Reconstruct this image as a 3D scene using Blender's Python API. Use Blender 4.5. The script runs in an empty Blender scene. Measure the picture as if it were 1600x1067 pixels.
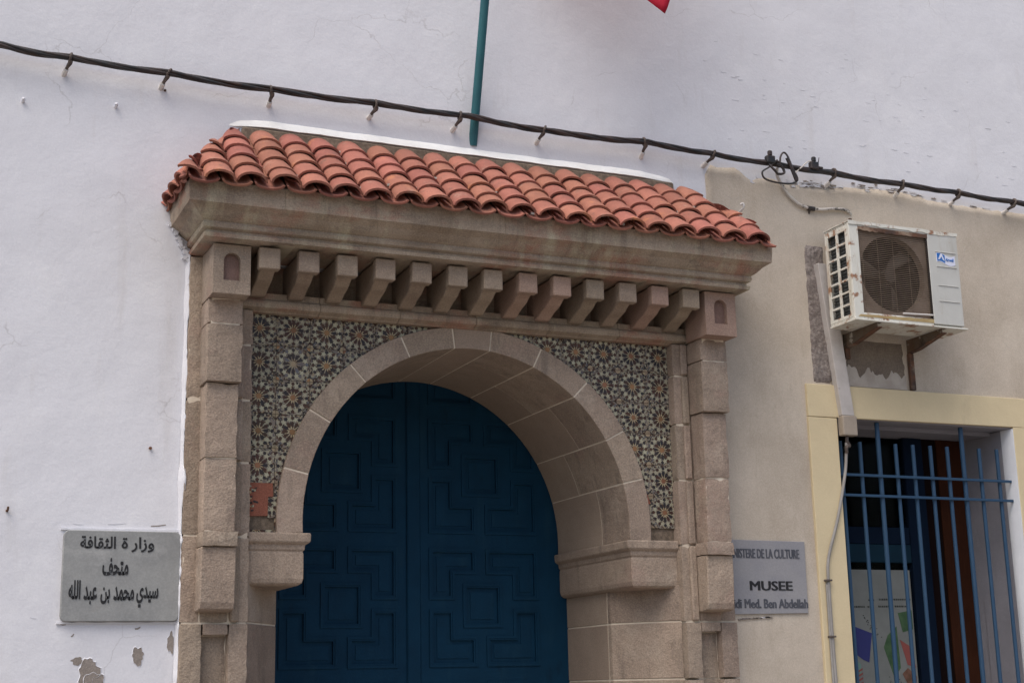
import bpy, bmesh, math, random
from mathutils import Vector, Matrix, noise
from math import radians as rad, sin, cos, pi

random.seed(7)
S = bpy.context.scene
COL = S.collection

# ------------------------------------------------------------------ camera
YAW, PITCH, ROLL = rad(23.75), rad(13.17), rad(-1.25)
f_ = Vector((sin(YAW) * cos(PITCH), cos(YAW) * cos(PITCH), sin(PITCH)))
r0 = Vector((cos(YAW), -sin(YAW), 0))
u0 = r0.cross(f_)
rr = cos(ROLL) * r0 + sin(ROLL) * u0
uu = -sin(ROLL) * r0 + cos(ROLL) * u0
cam = bpy.data.cameras.new('camera')
cam.lens = 51.59
cam.sensor_width = 36
cam.clip_end = 500
co = bpy.data.objects.new('camera', cam)
M = Matrix((rr, uu, -f_)).transposed().to_4x4()
M.translation = Vector((0, -8, 1.6))
co.matrix_world = M
COL.objects.link(co)
S.camera = co

# ------------------------------------------------------------------ light
SUN_EL, SUN_AZ = rad(60), rad(238)        # azimuth: compass-like, from +Y clockwise
W = bpy.data.worlds.new('World')
S.world = W
W.use_nodes = True
nt = W.node_tree
sky = nt.nodes.new('ShaderNodeTexSky')
sky.sky_type = 'NISHITA'
sky.sun_disc = False
sky.sun_elevation = SUN_EL
sky.sun_rotation = SUN_AZ
sky.air_density = 1.0
sky.dust_density = 4.0
sky.ozone_density = 1.0
bg = nt.nodes['Background']
bg.inputs['Strength'].default_value = 0.085
nt.links.new(sky.outputs[0], bg.inputs['Color'])
sl = bpy.data.lights.new('sun', 'SUN')
sl.energy = 1.25
sl.angle = rad(50)
sl.color = (1, .95, .88)
so = bpy.data.objects.new('sun', sl)
d = Vector((sin(SUN_AZ) * cos(SUN_EL), cos(SUN_AZ) * cos(SUN_EL), sin(SUN_EL)))
so.rotation_euler = (-d).to_track_quat('-Z', 'Y').to_euler()
so.location = (0, -6, 12)
COL.objects.link(so)
S.view_settings.view_transform = 'Standard'
S.view_settings.look = 'None'
S.view_settings.exposure = 1.08
S.view_settings.gamma = 1
S.view_settings.use_curve_mapping = False


# ------------------------------------------------------------------ materials
def mat(name, col, rough=.85, var=None, scale=3.0, amount=.5, speck=0, speck_scale=120, speck_col=None,
        bump=.0, bump_scale=60, bump2=0, bump2_scale=6, rnd=0, stains=(), metallic=0, detail=6, coords='Object', spec=.3, cracks=0):
    """procedural surface: base colour, one broad mottling, fine grain, own-shape stains, bump"""
    m = bpy.data.materials.new(name)
    m.use_nodes = True
    n = m.node_tree.nodes
    L = m.node_tree.links
    b = n['Principled BSDF']
    b.inputs['Roughness'].default_value = rough
    b.inputs['Metallic'].default_value = metallic
    b.inputs['Specular IOR Level'].default_value = spec
    tc = n.new('ShaderNodeTexCoord')
    oi = n.new('ShaderNodeObjectInfo')
    geo = n.new('ShaderNodeNewGeometry')
    off = n.new('ShaderNodeVectorMath')
    off.operation = 'MULTIPLY_ADD'
    comb = n.new('ShaderNodeCombineXYZ')
    for k in range(3):
        L.new(oi.outputs['Random'], comb.inputs[k])
    L.new(comb.outputs[0], off.inputs[0])
    off.inputs[1].default_value = (37, 53, 71)
    if coords == 'World':
        L.new(geo.outputs['Position'], off.inputs[2])
        off.inputs[1].default_value = (0, 0, 0)
    else:
        L.new(tc.outputs['Object'], off.inputs[2])
    P = off.outputs[0]

    def nz(sc, det=detail, rg=.6, vec=P):
        t = n.new('ShaderNodeTexNoise')
        t.inputs['Scale'].default_value = sc
        t.inputs['Detail'].default_value = det
        t.inputs['Roughness'].default_value = rg
        L.new(vec, t.inputs['Vector'])
        return t.outputs['Fac']

    def ramp(src, lo, hi):
        t = n.new('ShaderNodeMapRange')
        t.inputs['From Min'].default_value = lo
        t.inputs['From Max'].default_value = hi
        L.new(src, t.inputs['Value'])
        return t.outputs[0]

    def mix(fac, a, bcol, kind='MIX'):
        t = n.new('ShaderNodeMix')
        t.data_type = 'RGBA'
        t.blend_type = kind
        if isinstance(fac, (int, float)):
            t.inputs[0].default_value = fac
        else:
            L.new(fac, t.inputs[0])
        for i, v in ((6, a), (7, bcol)):
            if isinstance(v, tuple):
                t.inputs[i].default_value = (*v, 1)
            else:
                L.new(v, t.inputs[i])
        return t.outputs[2]

    def mul(a, k):
        t = n.new('ShaderNodeMath')
        t.operation = 'MULTIPLY'
        L.new(a, t.inputs[0])
        if isinstance(k, (int, float)):
            t.inputs[1].default_value = k
        else:
            L.new(k, t.inputs[1])
        return t.outputs[0]
    c = col
    if var:
        c = mix(mul(ramp(nz(scale), .38, .64), amount), col, var)
    if rnd:
        hs = n.new('ShaderNodeHueSaturation')
        mr = n.new('ShaderNodeMapRange')
        mr.inputs['To Min'].default_value = 1 - rnd
        mr.inputs['To Max'].default_value = 1 + rnd
        L.new(oi.outputs['Random'], mr.inputs['Value'])
        L.new(mr.outputs[0], hs.inputs['Value'])
        mh = n.new('ShaderNodeMapRange')
        mh.inputs['To Min'].default_value = .5 - rnd * .05
        mh.inputs['To Max'].default_value = .5 + rnd * .05
        wn = n.new('ShaderNodeTexWhiteNoise')
        wn.noise_dimensions = '1D'
        L.new(oi.outputs['Random'], wn.inputs['W'])
        L.new(wn.outputs['Value'], mh.inputs['Value'])
        L.new(mh.outputs[0], hs.inputs['Hue'])
        if isinstance(c, tuple):
            hs.inputs['Color'].default_value = (*c, 1)
        else:
            L.new(c, hs.inputs['Color'])
        c = hs.outputs[0]
    for (scol, ssc, lo, hi, amt, stretch) in stains:
        mp = n.new('ShaderNodeMapping')
        mp.inputs['Scale'].default_value = stretch
        mp.inputs['Location'].default_value = (ssc * 3.1, 1.7, ssc)
        L.new(P, mp.inputs['Vector'])
        c = mix(mul(ramp(nz(ssc, 8, .65, mp.outputs[0]), lo, hi), amt), c, scol)
    if cracks:       # sparse hairline cracks and lifted paint edges
        wv = n.new('ShaderNodeVectorMath')
        wv.operation = 'MULTIPLY_ADD'
        nn_ = n.new('ShaderNodeTexNoise')
        nn_.inputs['Scale'].default_value = 3.5
        nn_.inputs['Detail'].default_value = 6
        L.new(P, nn_.inputs['Vector'])
        L.new(nn_.outputs['Color'], wv.inputs[0])
        wv.inputs[1].default_value = (.35, .35, .35)
        L.new(P, wv.inputs[2])
        vo = n.new('ShaderNodeTexVoronoi')
        vo.feature = 'DISTANCE_TO_EDGE'
        vo.inputs['Scale'].default_value = 1.25
        L.new(wv.outputs[0], vo.inputs['Vector'])
        line = ramp(vo.outputs['Distance'], .0055, .0)
        mask = ramp(nz(1.7, 3), .50, .60)
        c = mix(mul(mul(line, mask), cracks), c, (.30, .28, .27))
    if speck:
        g = nz(speck_scale, 3, .7)
        c = mix(mul(ramp(g, .45, .62), speck), c, speck_col or tuple(v * .45 for v in col))
        c = mix(mul(ramp(g, .47, .33), speck * .7), c, tuple(min(v * 1.45, .9) for v in col))
    if isinstance(c, tuple):
        b.inputs['Base Color'].default_value = (*c, 1)
    else:
        L.new(c, b.inputs['Base Color'])
    last = None
    for st, sc, dist in ((bump, bump_scale, .004), (bump2, bump2_scale, .02)):
        if st:
            bp = n.new('ShaderNodeBump')
            bp.inputs['Strength'].default_value = st
            bp.inputs['Distance'].default_value = dist
            L.new(nz(sc, 5, .65), bp.inputs['Height'])
            if last:
                L.new(last, bp.inputs['Normal'])
            last = bp.outputs[0]
    if last:
        L.new(last, b.inputs['Normal'])
    return m


U = (1, 1, 1)


def wall_y(x, z, base=0.0, amp=.008):
    return base - amp * (.5 + .5 * nz3(x, 0, z, 1.1) + .35 * nz3(x, 3, z, 4.5) + .2 * nz3(x, 7, z, 14))


def beige_y(x, z):
    return wall_y(x, z, -.010, .004)


WHITE = mat('white_limewash', (.66, .662, .70), .9, (.605, .605, .64), 1.3, .7, speck=.12, speck_scale=90,
            speck_col=(.5, .49, .52), bump=.25, bump_scale=38, bump2=.26, bump2_scale=5, cracks=.38,
            stains=(((.47, .44, .42), 2.2, .58, .80, .45, (2.4, 1, .35)), ((.74, .74, .76), 2.3, .54, .75, .6, U)))
LEDGE = mat('lit_ledge_limewash', (.80, .79, .77), .9, (.70, .68, .64), 6, .5, bump=.4, bump_scale=50)  # whiter than the wall: brightness of its upward face put into the colour
BEIGE = mat('beige_render', (.53, .463, .385), .95, (.43, .37, .30), 1.8, .9, cracks=.3, speck=.22, speck_scale=150,
            speck_col=(.28, .23, .18), bump=.45, bump_scale=90, bump2=.25, bump2_scale=4,
            stains=(((.30, .245, .185), 1.5, .50, .72, .55, (1.6, 1, .5)), ((.56, .50, .42), 2.4, .54, .68, .6, U), ((.30, .245, .185), 6, .62, .74, .3, (3, 1, .4))))
CREAM = mat('cream_paint', (.62, .52, .335), .85, (.56, .465, .30), 4, .6, speck=.06, speck_scale=140, bump=.25,
            bump_scale=70, bump2=.2, stains=(((.40, .32, .22), 3, .66, .8, .5, (1, 1, .5)),))
STONE = mat('portal_sandstone', (.35, .275, .215), .95, (.27, .21, .165), 5, .85, speck=.40, speck_scale=115,
            speck_col=(.15, .115, .09), bump=1.0, bump_scale=85, bump2=.6, bump2_scale=14, rnd=.15,
            stains=(((.43, .36, .29), 3.5, .53, .70, .6, U), ((.16, .13, .105), 5, .53, .70, .6, (2.5, 2.5, .7)), ((.34, .22, .18), 2.6, .56, .7, .5, U)))
CORN = mat('cornice_sandstone', (.37, .30, .23), .95, (.24, .185, .135), 2.5, .95, speck=.32, speck_scale=130,
           speck_col=(.13, .10, .08), bump=.7, bump_scale=90, bump2=.4, bump2_scale=10, coords='World', rnd=.05,
           stains=(((.31, .145, .10), 2.1, .50, .62, .75, (1, 1, 2.2)), ((.46, .42, .30), 3.4, .54, .68, .6, (2.6, 1, .5)),
                   ((.13, .105, .085), 5, .54, .70, .6, (1, 1, 3)), ((.16, .125, .10), 4, .54, .68, .5, (4, 1, .4))))
CJ = mat('cornice_joint', (.38, .33, .25), .95, (.28, .23, .17), 6, .7)
PINK = mat('pink_sandstone', (.365, .255, .20), .95, (.30, .20, .155), 6, .7, speck=.35, speck_scale=130,
           speck_col=(.16, .11, .09), bump=.8, bump_scale=95, rnd=.10)
NICHE = mat('shaded_niche_sandstone', (.23, .145, .12), .95, (.17, .11, .09), 9, .7, speck=.35, speck_scale=130,
            speck_col=(.10, .07, .06), bump=.8, bump_scale=95)  # pinkish stone, with shade of the recess added to its colour
SMOOTH = mat('smooth_arch_stone', (.335, .265, .205), .93, (.285, .22, .17), 4, .6, speck=.35, speck_scale=170,
             speck_col=(.17, .13, .10), bump=.5, bump_scale=110, rnd=.09,
             stains=(((.23, .185, .145), 3, .52, .7, .5, U), ((.40, .33, .26), 4, .56, .7, .4, U)))
MORT = mat('pale_mortar', (.66, .58, .47), .95, (.50, .42, .33), 12, .6, bump=.5, bump_scale=80)
DARKMORT = mat('roof_mortar', (.20, .155, .115), .97, (.13, .10, .075), 9, .8, speck=.5, speck_scale=60,
               speck_col=(.07, .055, .04), bump=1, bump_scale=50,
               stains=(((.34, .28, .20), 14, .6, .7, .6, U),))
TERRA = mat('terracotta', (.34, .135, .098), .9, (.27, .102, .075), 9, .8, speck=.25, speck_scale=140,
            speck_col=(.22, .09, .06), bump=.5, bump_scale=90, rnd=.16,
            stains=(((.50, .20, .085), 5, .60, .70, .7, U), ((.13, .085, .065), 11, .57, .72, .7, U),
                    ((.46, .33, .26), 8, .60, .76, .55, U), ((.10, .075, .06), 26, .62, .70, .7, U)))
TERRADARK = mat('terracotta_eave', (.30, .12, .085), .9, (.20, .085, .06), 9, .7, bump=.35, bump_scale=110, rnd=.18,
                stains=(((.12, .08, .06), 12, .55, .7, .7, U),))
BLUE = mat('blue_door_paint', (.0034, .036, .076), .7, (.0026, .028, .060), 5, .8, speck=.2, speck_scale=200,
           speck_col=(.006, .02, .04), bump=.3, bump_scale=60, spec=.15,
           stains=(((.012, .05, .085), 3, .55, .7, .5, (3, 3, .5)), ((.003, .015, .03), 9, .6, .72, .5, (1, 1, .4))))
BARBLUE = mat('blue_bar_paint', (.024, .062, .118), .55, (.02, .055, .11), 10, .6, bump=.3, bump_scale=60,
              stains=(((.12, .08, .06), 14, .68, .75, .6, U),))
NAVY = mat('navy_frame_paint', (.004, .009, .022), .9, (.005, .014, .03), 7, .5, spec=.08)
BROWN = mat('brown_wood', (.042, .014, .007), .9, (.026, .009, .005), 3, .7, spec=.08, stains=(((.05, .02, .01), 6, .55, .7, .6, (8, 8, .5)),))
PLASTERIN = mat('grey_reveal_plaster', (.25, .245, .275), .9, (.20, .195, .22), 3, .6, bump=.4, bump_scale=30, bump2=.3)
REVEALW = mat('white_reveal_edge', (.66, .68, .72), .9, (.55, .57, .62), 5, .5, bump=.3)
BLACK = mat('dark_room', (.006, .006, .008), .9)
MARBLE = mat('grey_marble', (.285, .29, .285), .6, (.225, .23, .23), 7, .8, speck=.16, speck_scale=90, bump=.08,
             stains=(((.42, .42, .41), 4, .55, .7, .5, (1, 1, 2)), ((.25, .22, .20), 9, .66, .75, .4, U)))
MARBLE2 = mat('blue_grey_plate', (.285, .28, .29), .65, (.235, .235, .26), 6, .6, speck=.12, speck_scale=100, bump=.1)
INK = mat('sign_black', (.018, .018, .02), .6)
INK2 = mat('sign_faded_black', (.06, .065, .08), .7, (.13, .13, .15), 20, .5)
CABLE = mat('black_cable', (.022, .024, .026), .45, (.07, .045, .038), 12, .7, bump=.3, bump_scale=90,
            stains=(((.30, .28, .26), 30, .72, .76, .6, U),))
CLIPM = mat('clip_grey', (.07, .055, .05), .7, (.16, .13, .11), 30, .6, bump=.4)
PLUG = mat('plug_white', (.62, .60, .58), .7, (.45, .40, .36), 30, .5)
RUST = mat('rusted_steel', (.075, .05, .04), .9, (.17, .075, .04), 9, .9, bump=.8, bump_scale=60,
           stains=(((.35, .28, .21), 8, .55, .65, .6, U), ((.03, .022, .02), 6, .5, .65, .7, U)))
RUSTP = mat('flaking_painted_steel', (.13, .105, .08), .85, (.11, .06, .035), 9, .9, bump=.6, bump_scale=60,
            stains=(((.04, .028, .022), 6, .5, .62, .8, U), ((.42, .39, .34), 10, .60, .66, .8, U)))
POLE = mat('teal_pole_paint', (.024, .115, .135), .55, (.018, .085, .105), 5, .7, bump=.15, bump_scale=70,
           stains=(((.10, .18, .18), 22, .66, .72, .5, U),))
RED = mat('red_flag_cloth', (.36, .006, .025), .8, (.28, .006, .02), 6, .4, bump=.2, bump_scale=200)
ACW = mat('ac_white_enamel', (.64, .635, .58), .55, (.55, .54, .48), 5, .6, speck=.04, bump=.12, bump_scale=60,
          stains=(((.38, .33, .25), 4, .50, .72, .6, (1, 1, .5)), ((.24, .10, .04), 11, .55, .62, .9, U), ((.33, .20, .10), 5, .56, .70, .6, (3, 3, .6))))
ACG = mat('ac_grey_panel', (.50, .50, .475), .6, (.44, .44, .415), 6, .6, bump=.1,
          stains=(((.36, .33, .28), 5, .52, .7, .5, (2, 1, .5)), ((.28, .14, .06), 14, .64, .70, .8, U),))
ACWIRE = mat('ac_rusty_wire', (.23, .18, .14), .8, (.15, .11, .08), 14, .7)
ACSH = mat('ac_shroud', (.24, .185, .145), .8, (.16, .115, .085), 9, .7)
ACDARK = mat('ac_dark_inside', (.018, .013, .011), .85, (.03, .022, .018), 10, .6)
ACFAN = mat('ac_fan_plastic', (.075, .058, .045), .6, (.05, .038, .03), 8, .6)
COIL = mat('ac_coil_metal', (.13, .14, .14), .6, (.05, .055, .055), 40, .9)
STB = mat('sticker_blue', (.03, .14, .42), .4)
STW = mat('sticker_white', (.62, .64, .76), .4)
TRUNK = mat('dirty_white_trunking', (.47, .44, .42), .7, (.37, .34, .32), 8, .7, bump=.3, bump_scale=60,
            stains=(((.20, .16, .13), 13, .6, .68, .7, U), ((.55, .54, .52), 5, .55, .7, .5, U)))
CARD = mat('grey_tape', (.33, .28, .23), .8, (.26, .22, .18), 20, .5, bump=.3)
ROUGH = mat('rough_mortar', (.27, .235, .215), .98, (.17, .14, .13), 12, .8, speck=.5, speck_scale=50,
            speck_col=(.10, .08, .07), bump=1, bump_scale=40, bump2=1, bump2_scale=22,
            stains=(((.52, .48, .45), 10, .58, .66, .5, U),))
OLDREND = mat('old_dark_render', (.20, .165, .13), .98, (.15, .12, .10), 7, .8, speck=.35, speck_scale=90,
              speck_col=(.09, .07, .06), bump=.7, bump_scale=60)
SMEAR = mat('pale_smear', (.44, .40, .355), .95, (.32, .28, .24), 10, .7, bump=.6, bump_scale=60)
PATCH = mat('exposed_render', (.27, .235, .21), .97, (.22, .19, .165), 12, .6, speck=.3, speck_scale=120, bump=.8,
            bump_scale=60)
REDP = mat('red_undercoat', (.27, .10, .065), .95, (.21, .08, .055), 18, .7, speck=.3, speck_scale=140, bump=.7,
           stains=(((.45, .36, .28), 22, .68, .73, .6, U),))
GREYPIPE = mat('grey_conduit', (.30, .285, .27), .6, (.22, .205, .19), 12, .6, bump=.2)
OLDPIPE = mat('old_white_cable', (.55, .52, .48), .7, (.40, .35, .31), 8, .6, bump=.4,
              stains=(((.05, .045, .04), 16, .58, .62, .9, U),))
PAPER = mat('poster_paper', (.20, .21, .20), .6, (.15, .16, .15), 5, .7)
P_BLUE = mat('poster_blue', (.03, .035, .15), .6)
P_GREEN = mat('poster_green', (.035, .08, .035), .6, (.07, .13, .06), 22, .8)
P_RED = mat('poster_red', (.25, .07, .06), .6)
P_PALE = mat('poster_pale_green', (.16, .26, .22), .6)
P_YEL = mat('poster_yellow', (.34, .20, .02), .6)
P_BROWN = mat('poster_brown', (.10, .05, .03), .6, (.2, .1, .07), 20, .7)
P_INK = mat('poster_ink', (.03, .035, .03), .6)
GLASS = bpy.data.materials.new('window_glass')
GLASS.use_nodes = True
_b = GLASS.node_tree.nodes['Principled BSDF']
_b.inputs['Base Color'].default_value = (.9, .95, .95, 1)
_b.inputs['Roughness'].default_value = .08
_b.inputs['Transmission Weight'].default_value = 1
_b.inputs['IOR'].default_value = 1.1
GROUND = mat('street_paving', (.27, .24, .21), .9, (.22, .195, .17), 1.5, .7, speck=.3, bump=.5, coords='World')
Z_GROUT = mat('zellige_grout', (.135, .105, .08), .95, (.06, .045, .04), 30, .6, rnd=.12)
_n, _l = Z_GROUT.node_tree.nodes, Z_GROUT.node_tree.links
_b2 = _n['Principled BSDF']
_tc = _n.new('ShaderNodeTexCoord')
_v = _n.new('ShaderNodeTexVoronoi')
_v.inputs['Scale'].default_value = 105
_v.inputs['Randomness'].default_value = .55
_oi = _n.new('ShaderNodeObjectInfo')
_ad = _n.new('ShaderNodeVectorMath')
_l.new(_tc.outputs['Object'], _ad.inputs[0])
_l.new(_oi.outputs['Random'], _ad.inputs[1])
_l.new(_ad.outputs[0], _v.inputs['Vector'])
_r = _n.new('ShaderNodeValToRGB')
_r.color_ramp.interpolation = 'CONSTANT'
_e = _r.color_ramp.elements
_e[0].position, _e[0].color = 0, (.05, .043, .04, 1)
_e[1].position, _e[1].color = .22, (.30, .28, .21, 1)
for _p, _c in ((.44, (.09, .055, .042, 1)), (.56, (.20, .17, .14, 1)), (.76, (.17, .15, .135, 1)), (.90, (.28, .23, .155, 1))):
    _q = _e.new(_p)
    _q.color = _c
_sp = _n.new('ShaderNodeSeparateColor')
_l.new(_v.outputs['Color'], _sp.inputs[0])
_l.new(_sp.outputs[0], _r.inputs[0])
_l.new(_r.outputs[0], _b2.inputs['Base Color'])
Z_DARK = mat('zellige_black', (.022, .022, .026), .35, (.05, .03, .022), 25, .7, rnd=.3)
Z_BROWN = mat('zellige_brown', (.075, .035, .022), .4, (.035, .02, .018), 25, .6, rnd=.3)
Z_GREEN = mat('zellige_green', (.40, .38, .275), .35, (.29, .27, .19), 20, .7, rnd=.15)
Z_ORANGE = mat('zellige_orange', (.27, .135, .065), .4, (.20, .10, .05), 25, .6, rnd=.3)
Z_CREAM = mat('zellige_cream', (.50, .39, .21), .45, (.30, .22, .13), 25, .6)
Z_BLUE = mat('zellige_slate', (.105, .115, .13), .4, (.13, .09, .08), 20, .7, rnd=.2)
Z_OCHRE = mat('zellige_ochre', (.30, .24, .15), .4, (.24, .16, .12), 25, .6, rnd=.25)


# ------------------------------------------------------------------ helpers
class MB:
    def __init__(self):
        self.v, self.f, self.m = [], [], []

    def add(self, vs, fs, mi=0):
        k = len(self.v)
        self.v += [tuple(p) for p in vs]
        self.f += [tuple(i + k for i in q) for q in fs]
        self.m += [mi] * len(fs)
        return self

    def box(self, x0, x1, y0, y1, z0, z1, mi=0):
        vs = [(x, y, z) for x in (x0, x1) for y in (y0, y1) for z in (z0, z1)]
        return self.add(vs, [(0, 1, 3, 2), (4, 6, 7, 5), (0, 4, 5, 1), (2, 3, 7, 6), (0, 2, 6, 4), (1, 5, 7, 3)], mi)

    def prism(self, poly, y0, y1, mi=0):
        """polygon in XZ extruded along Y"""
        n = len(poly)
        vs = [(x, y0, z) for x, z in poly] + [(x, y1, z) for x, z in poly]
        fs = [tuple(range(n)), tuple(range(2 * n - 1, n - 1, -1))]
        fs += [(i, (i + 1) % n, n + (i + 1) % n, n + i) for i in range(n)]
        return self.add(vs, fs, mi)

    def extrude(self, poly3, vec, mi=0):
        n = len(poly3)
        vec = Vector(vec)
        vs = [Vector(p) for p in poly3] + [Vector(p) + vec for p in poly3]
        fs = [tuple(range(n)), tuple(range(2 * n - 1, n - 1, -1))]
        fs += [(i, (i + 1) % n, n + (i + 1) % n, n + i) for i in range(n)]
        return self.add(vs, fs, mi)

    def tube(self, pts, r, n=8, mi=0, cap=True):
        pts = [Vector(p) for p in pts]
        rs = r if isinstance(r, (list, tuple)) else [r] * len(pts)
        vs, fs = [], []
        up = Vector((0, 0, 1))
        prev = None
        for i, p in enumerate(pts):
            t = (pts[min(i + 1, len(pts) - 1)] - pts[max(i - 1, 0)]).normalized()
            a = t.cross(up if abs(t.z) < .95 else Vector((1, 0, 0))).normalized()
            if prev is not None and a.dot(prev) < 0:
                a = -a
            prev = a
            b = t.cross(a)
            for k in range(n):
                th = 2 * pi * k / n
                vs.append(p + rs[i] * (cos(th) * a + sin(th) * b))
        for i in range(len(pts) - 1):
            for k in range(n):
                fs.append((i * n + k, i * n + (k + 1) % n, (i + 1) * n + (k + 1) % n, (i + 1) * n + k))
        if cap:
            fs.append(tuple(range(n - 1, -1, -1)))
            fs.append(tuple(range((len(pts) - 1) * n, len(pts) * n)))
        return self.add(vs, fs, mi)

    def build(self, name, mats, parent=None, label=None, cat=None, group=None, kind=None, bevel=0, seg=1,
              smooth=False, origin=None, clip=None):
        me = bpy.data.meshes.new(name)
        bm = bmesh.new()
        vl = [bm.verts.new(p) for p in self.v]
        for f, mi in zip(self.f, self.m):
            try:
                q = bm.faces.new([vl[i] for i in f])
                q.material_index = mi
            except ValueError:
                pass
        if clip:
            for pc, pn in clip:
                g = bm.verts[:] + bm.edges[:] + bm.faces[:]
                bmesh.ops.bisect_plane(bm, geom=g, plane_co=pc, plane_no=pn, clear_outer=True)
        if not bm.verts:
            bm.free()
            return None
        bmesh.ops.recalc_face_normals(bm, faces=bm.faces)
        if bevel:
            es = [e for e in bm.edges if len(e.link_faces) == 2 and e.calc_face_angle(0) > .5]
            bmesh.ops.bevel(bm, geom=es, offset=bevel, segments=seg, affect='EDGES', profile=.6, clamp_overlap=True)
        if smooth:
            for q in bm.faces:
                q.smooth = True
        xs = [v.co for v in bm.verts]
        if origin is None:
            lo = Vector((min(p.x for p in xs), min(p.y for p in xs), min(p.z for p in xs)))
            hi = Vector((max(p.x for p in xs), max(p.y for p in xs), max(p.z for p in xs)))
            origin = (lo + hi) / 2
        origin = Vector(origin)
        bmesh.ops.translate(bm, verts=bm.verts, vec=-origin)
        bm.to_mesh(me)
        bm.free()
        if smooth and smooth != 'all':
            try:
                me.set_sharp_from_angle(angle=rad(40))
            except Exception:
                pass
        for m in (mats if isinstance(mats, (list, tuple)) else [mats]):
            me.materials.append(m)
        o = bpy.data.objects.new(name, me)
        COL.objects.link(o)
        place(o, origin, parent)
        tag(o, label, cat, group, kind)
        return o


WLOC = {}


def wloc(o):
    return WLOC.get(o.name, Vector((0, 0, 0)))


def place(o, loc, parent):
    WLOC[o.name] = Vector(loc)
    if parent:
        o.parent = parent
        o.location = Vector(loc) - wloc(parent)
    else:
        o.location = loc


def tag(o, label=None, cat=None, group=None, kind=None):
    if label:
        o['label'] = label
    if cat:
        o['category'] = cat
    if group:
        o['group'] = group
    if kind:
        o['kind'] = kind
    return o


def thing(name, label, cat, loc, group=None):
    o = bpy.data.objects.new(name, None)
    o.empty_display_size = .1
    COL.objects.link(o)
    place(o, loc, None)
    return tag(o, label, cat, group)


def dup(o, loc, parent=None, rot=None):
    c = o.copy()
    COL.objects.link(c)
    place(c, loc, parent)
    if rot is not None:
        c.rotation_euler = rot
    return c


def nz3(x, y, z, s):
    return noise.noise(Vector((x * s, y * s, z * s)))


XC = 3.255                    # the axis of the portal
AZ = 2.52                     # height of the arch centre
RI, RO = 1.032, 1.180
AX = 3.244                    # the arch itself sits a touch left of the axis

# ------------------------------------------------------------------ ground
g = MB().add([(-150, -150, 0), (150, -150, 0), (150, 150, 0), (-150, 150, 0)], [(0, 1, 2, 3)])
g.build('street', GROUND, kind='structure', label='grey stone paved street in front of the museum wall')

# ------------------------------------------------------------------ walls


def lines(a, b, step, extra=()):
    n = max(1, round((b - a) / step))
    L = [a + (b - a) * i / n for i in range(n + 1)]
    for e in extra:
        if a < e < b:
            k = min(range(len(L)), key=lambda i: abs(L[i] - e))
            if 0 < k < len(L) - 1:
                L[k] = e
    return L


def wall_sheet(xs, zs, holes, yf, topf=None, amp=.004, back=None, leftf=None):
    mb = MB()
    idx = {}
    vs = []
    ztop = zs[-1]
    for i, x in enumerate(xs):
        for j, z in enumerate(zs):
            zz = z
            xx = x
            if topf:
                t = topf(x)
                zk = ztop - 1.2
                if z > zk:
                    zz = zk + (z - zk) / (ztop - zk) * (t - zk)
            if leftf and x < xs[0] + .3:
                w = 1 - (x - xs[0]) / .3
                xx = x + leftf(zz) * w
            y = yf - amp * (.5 + .5 * nz3(xx, 0, zz, 1.1) + .35 * nz3(xx, 3, zz, 4.5) + .2 * nz3(xx, 7, zz, 14))
            idx[i, j] = len(vs)
            vs.append((xx, y, zz))
    fs = []
    for i in range(len(xs) - 1):
        for j in range(len(zs) - 1):
            cx, cz = (xs[i] + xs[i + 1]) / 2, (zs[j] + zs[j + 1]) / 2
            if any(a < cx < b and c < cz < e for a, b, c, e in holes):
                continue
            fs.append((idx[i, j], idx[i + 1, j], idx[i + 1, j + 1], idx[i, j + 1]))
    mb.add(vs, fs)
    if back is not None:       # a rim along the outer border
        rim = [idx[i, 0] for i in range(len(xs))] + [idx[len(xs) - 1, j] for j in range(1, len(zs))] + \
              [idx[i, len(zs) - 1] for i in range(len(xs) - 2, -1, -1)] + [idx[0, j] for j in range(len(zs) - 2, 0, -1)]
        rv = [(vs[k][0], back, vs[k][2]) for k in rim]
        n = len(rim)
        rf = []
        k0 = len(mb.v)
        mb.v += rv
        for q in range(n):
            mb.f.append((rim[q], rim[(q + 1) % n], k0 + (q + 1) % n, k0 + q))
            mb.m.append(0)
    return mb


DOORH = (1.62, 4.90, -1, 3.995)
WINH = (5.76, 7.44, -1, 3.40)
xs = lines(-4, 15, .055, (1.62, 4.90, 5.76, 7.44))
zs = lines(0, 9, .055, (3.995, 3.40))
o = wall_sheet(xs, zs, [DOORH, WINH], 0.0, amp=.008).build(
    'white_wall', WHITE, label='tall white limewashed wall of the museum behind portal and cable', cat='wall',
    smooth='all', origin=(0, 0, 0))
WALL = o
# body of the wall behind its skin (so that it is solid)
mb = MB()
mb.box(-4, 1.62, .01, .5, 0, 9)
mb.box(1.62, 4.90, .01, .5, 3.99, 9)
mb.box(4.90, 5.76, .01, .5, 0, 9)
mb.box(5.76, 7.44, .01, .5, 3.40, 9)
mb.box(7.44, 15, .01, .5, 0, 9)
mb.build('wall_core', WHITE, WALL)


def blob(cx, cz, rx, rz, seed, n=22, rough=.3, pts=None):
    random.seed(seed)
    P = []
    for k in range(n):
        a = 2 * pi * k / n
        r = 1 + rough * nz3(cos(a) * 1.3 + seed, sin(a) * 1.3, seed * .7, 1.6) * 2
        P.append((cx + rx * r * cos(a), cz + rz * r * sin(a)))
    return P


def patch(poly, y, thick, name, m, parent, **k):
    if callable(y):
        cx, cz = sum(p[0] for p in poly) / len(poly), sum(p[1] for p in poly) / len(poly)
        y = min(y(*p) for p in list(poly) + [(cx, cz)]) - .0012
    return MB().prism(poly, y, y + thick).build(name, m, parent, **k)


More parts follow.
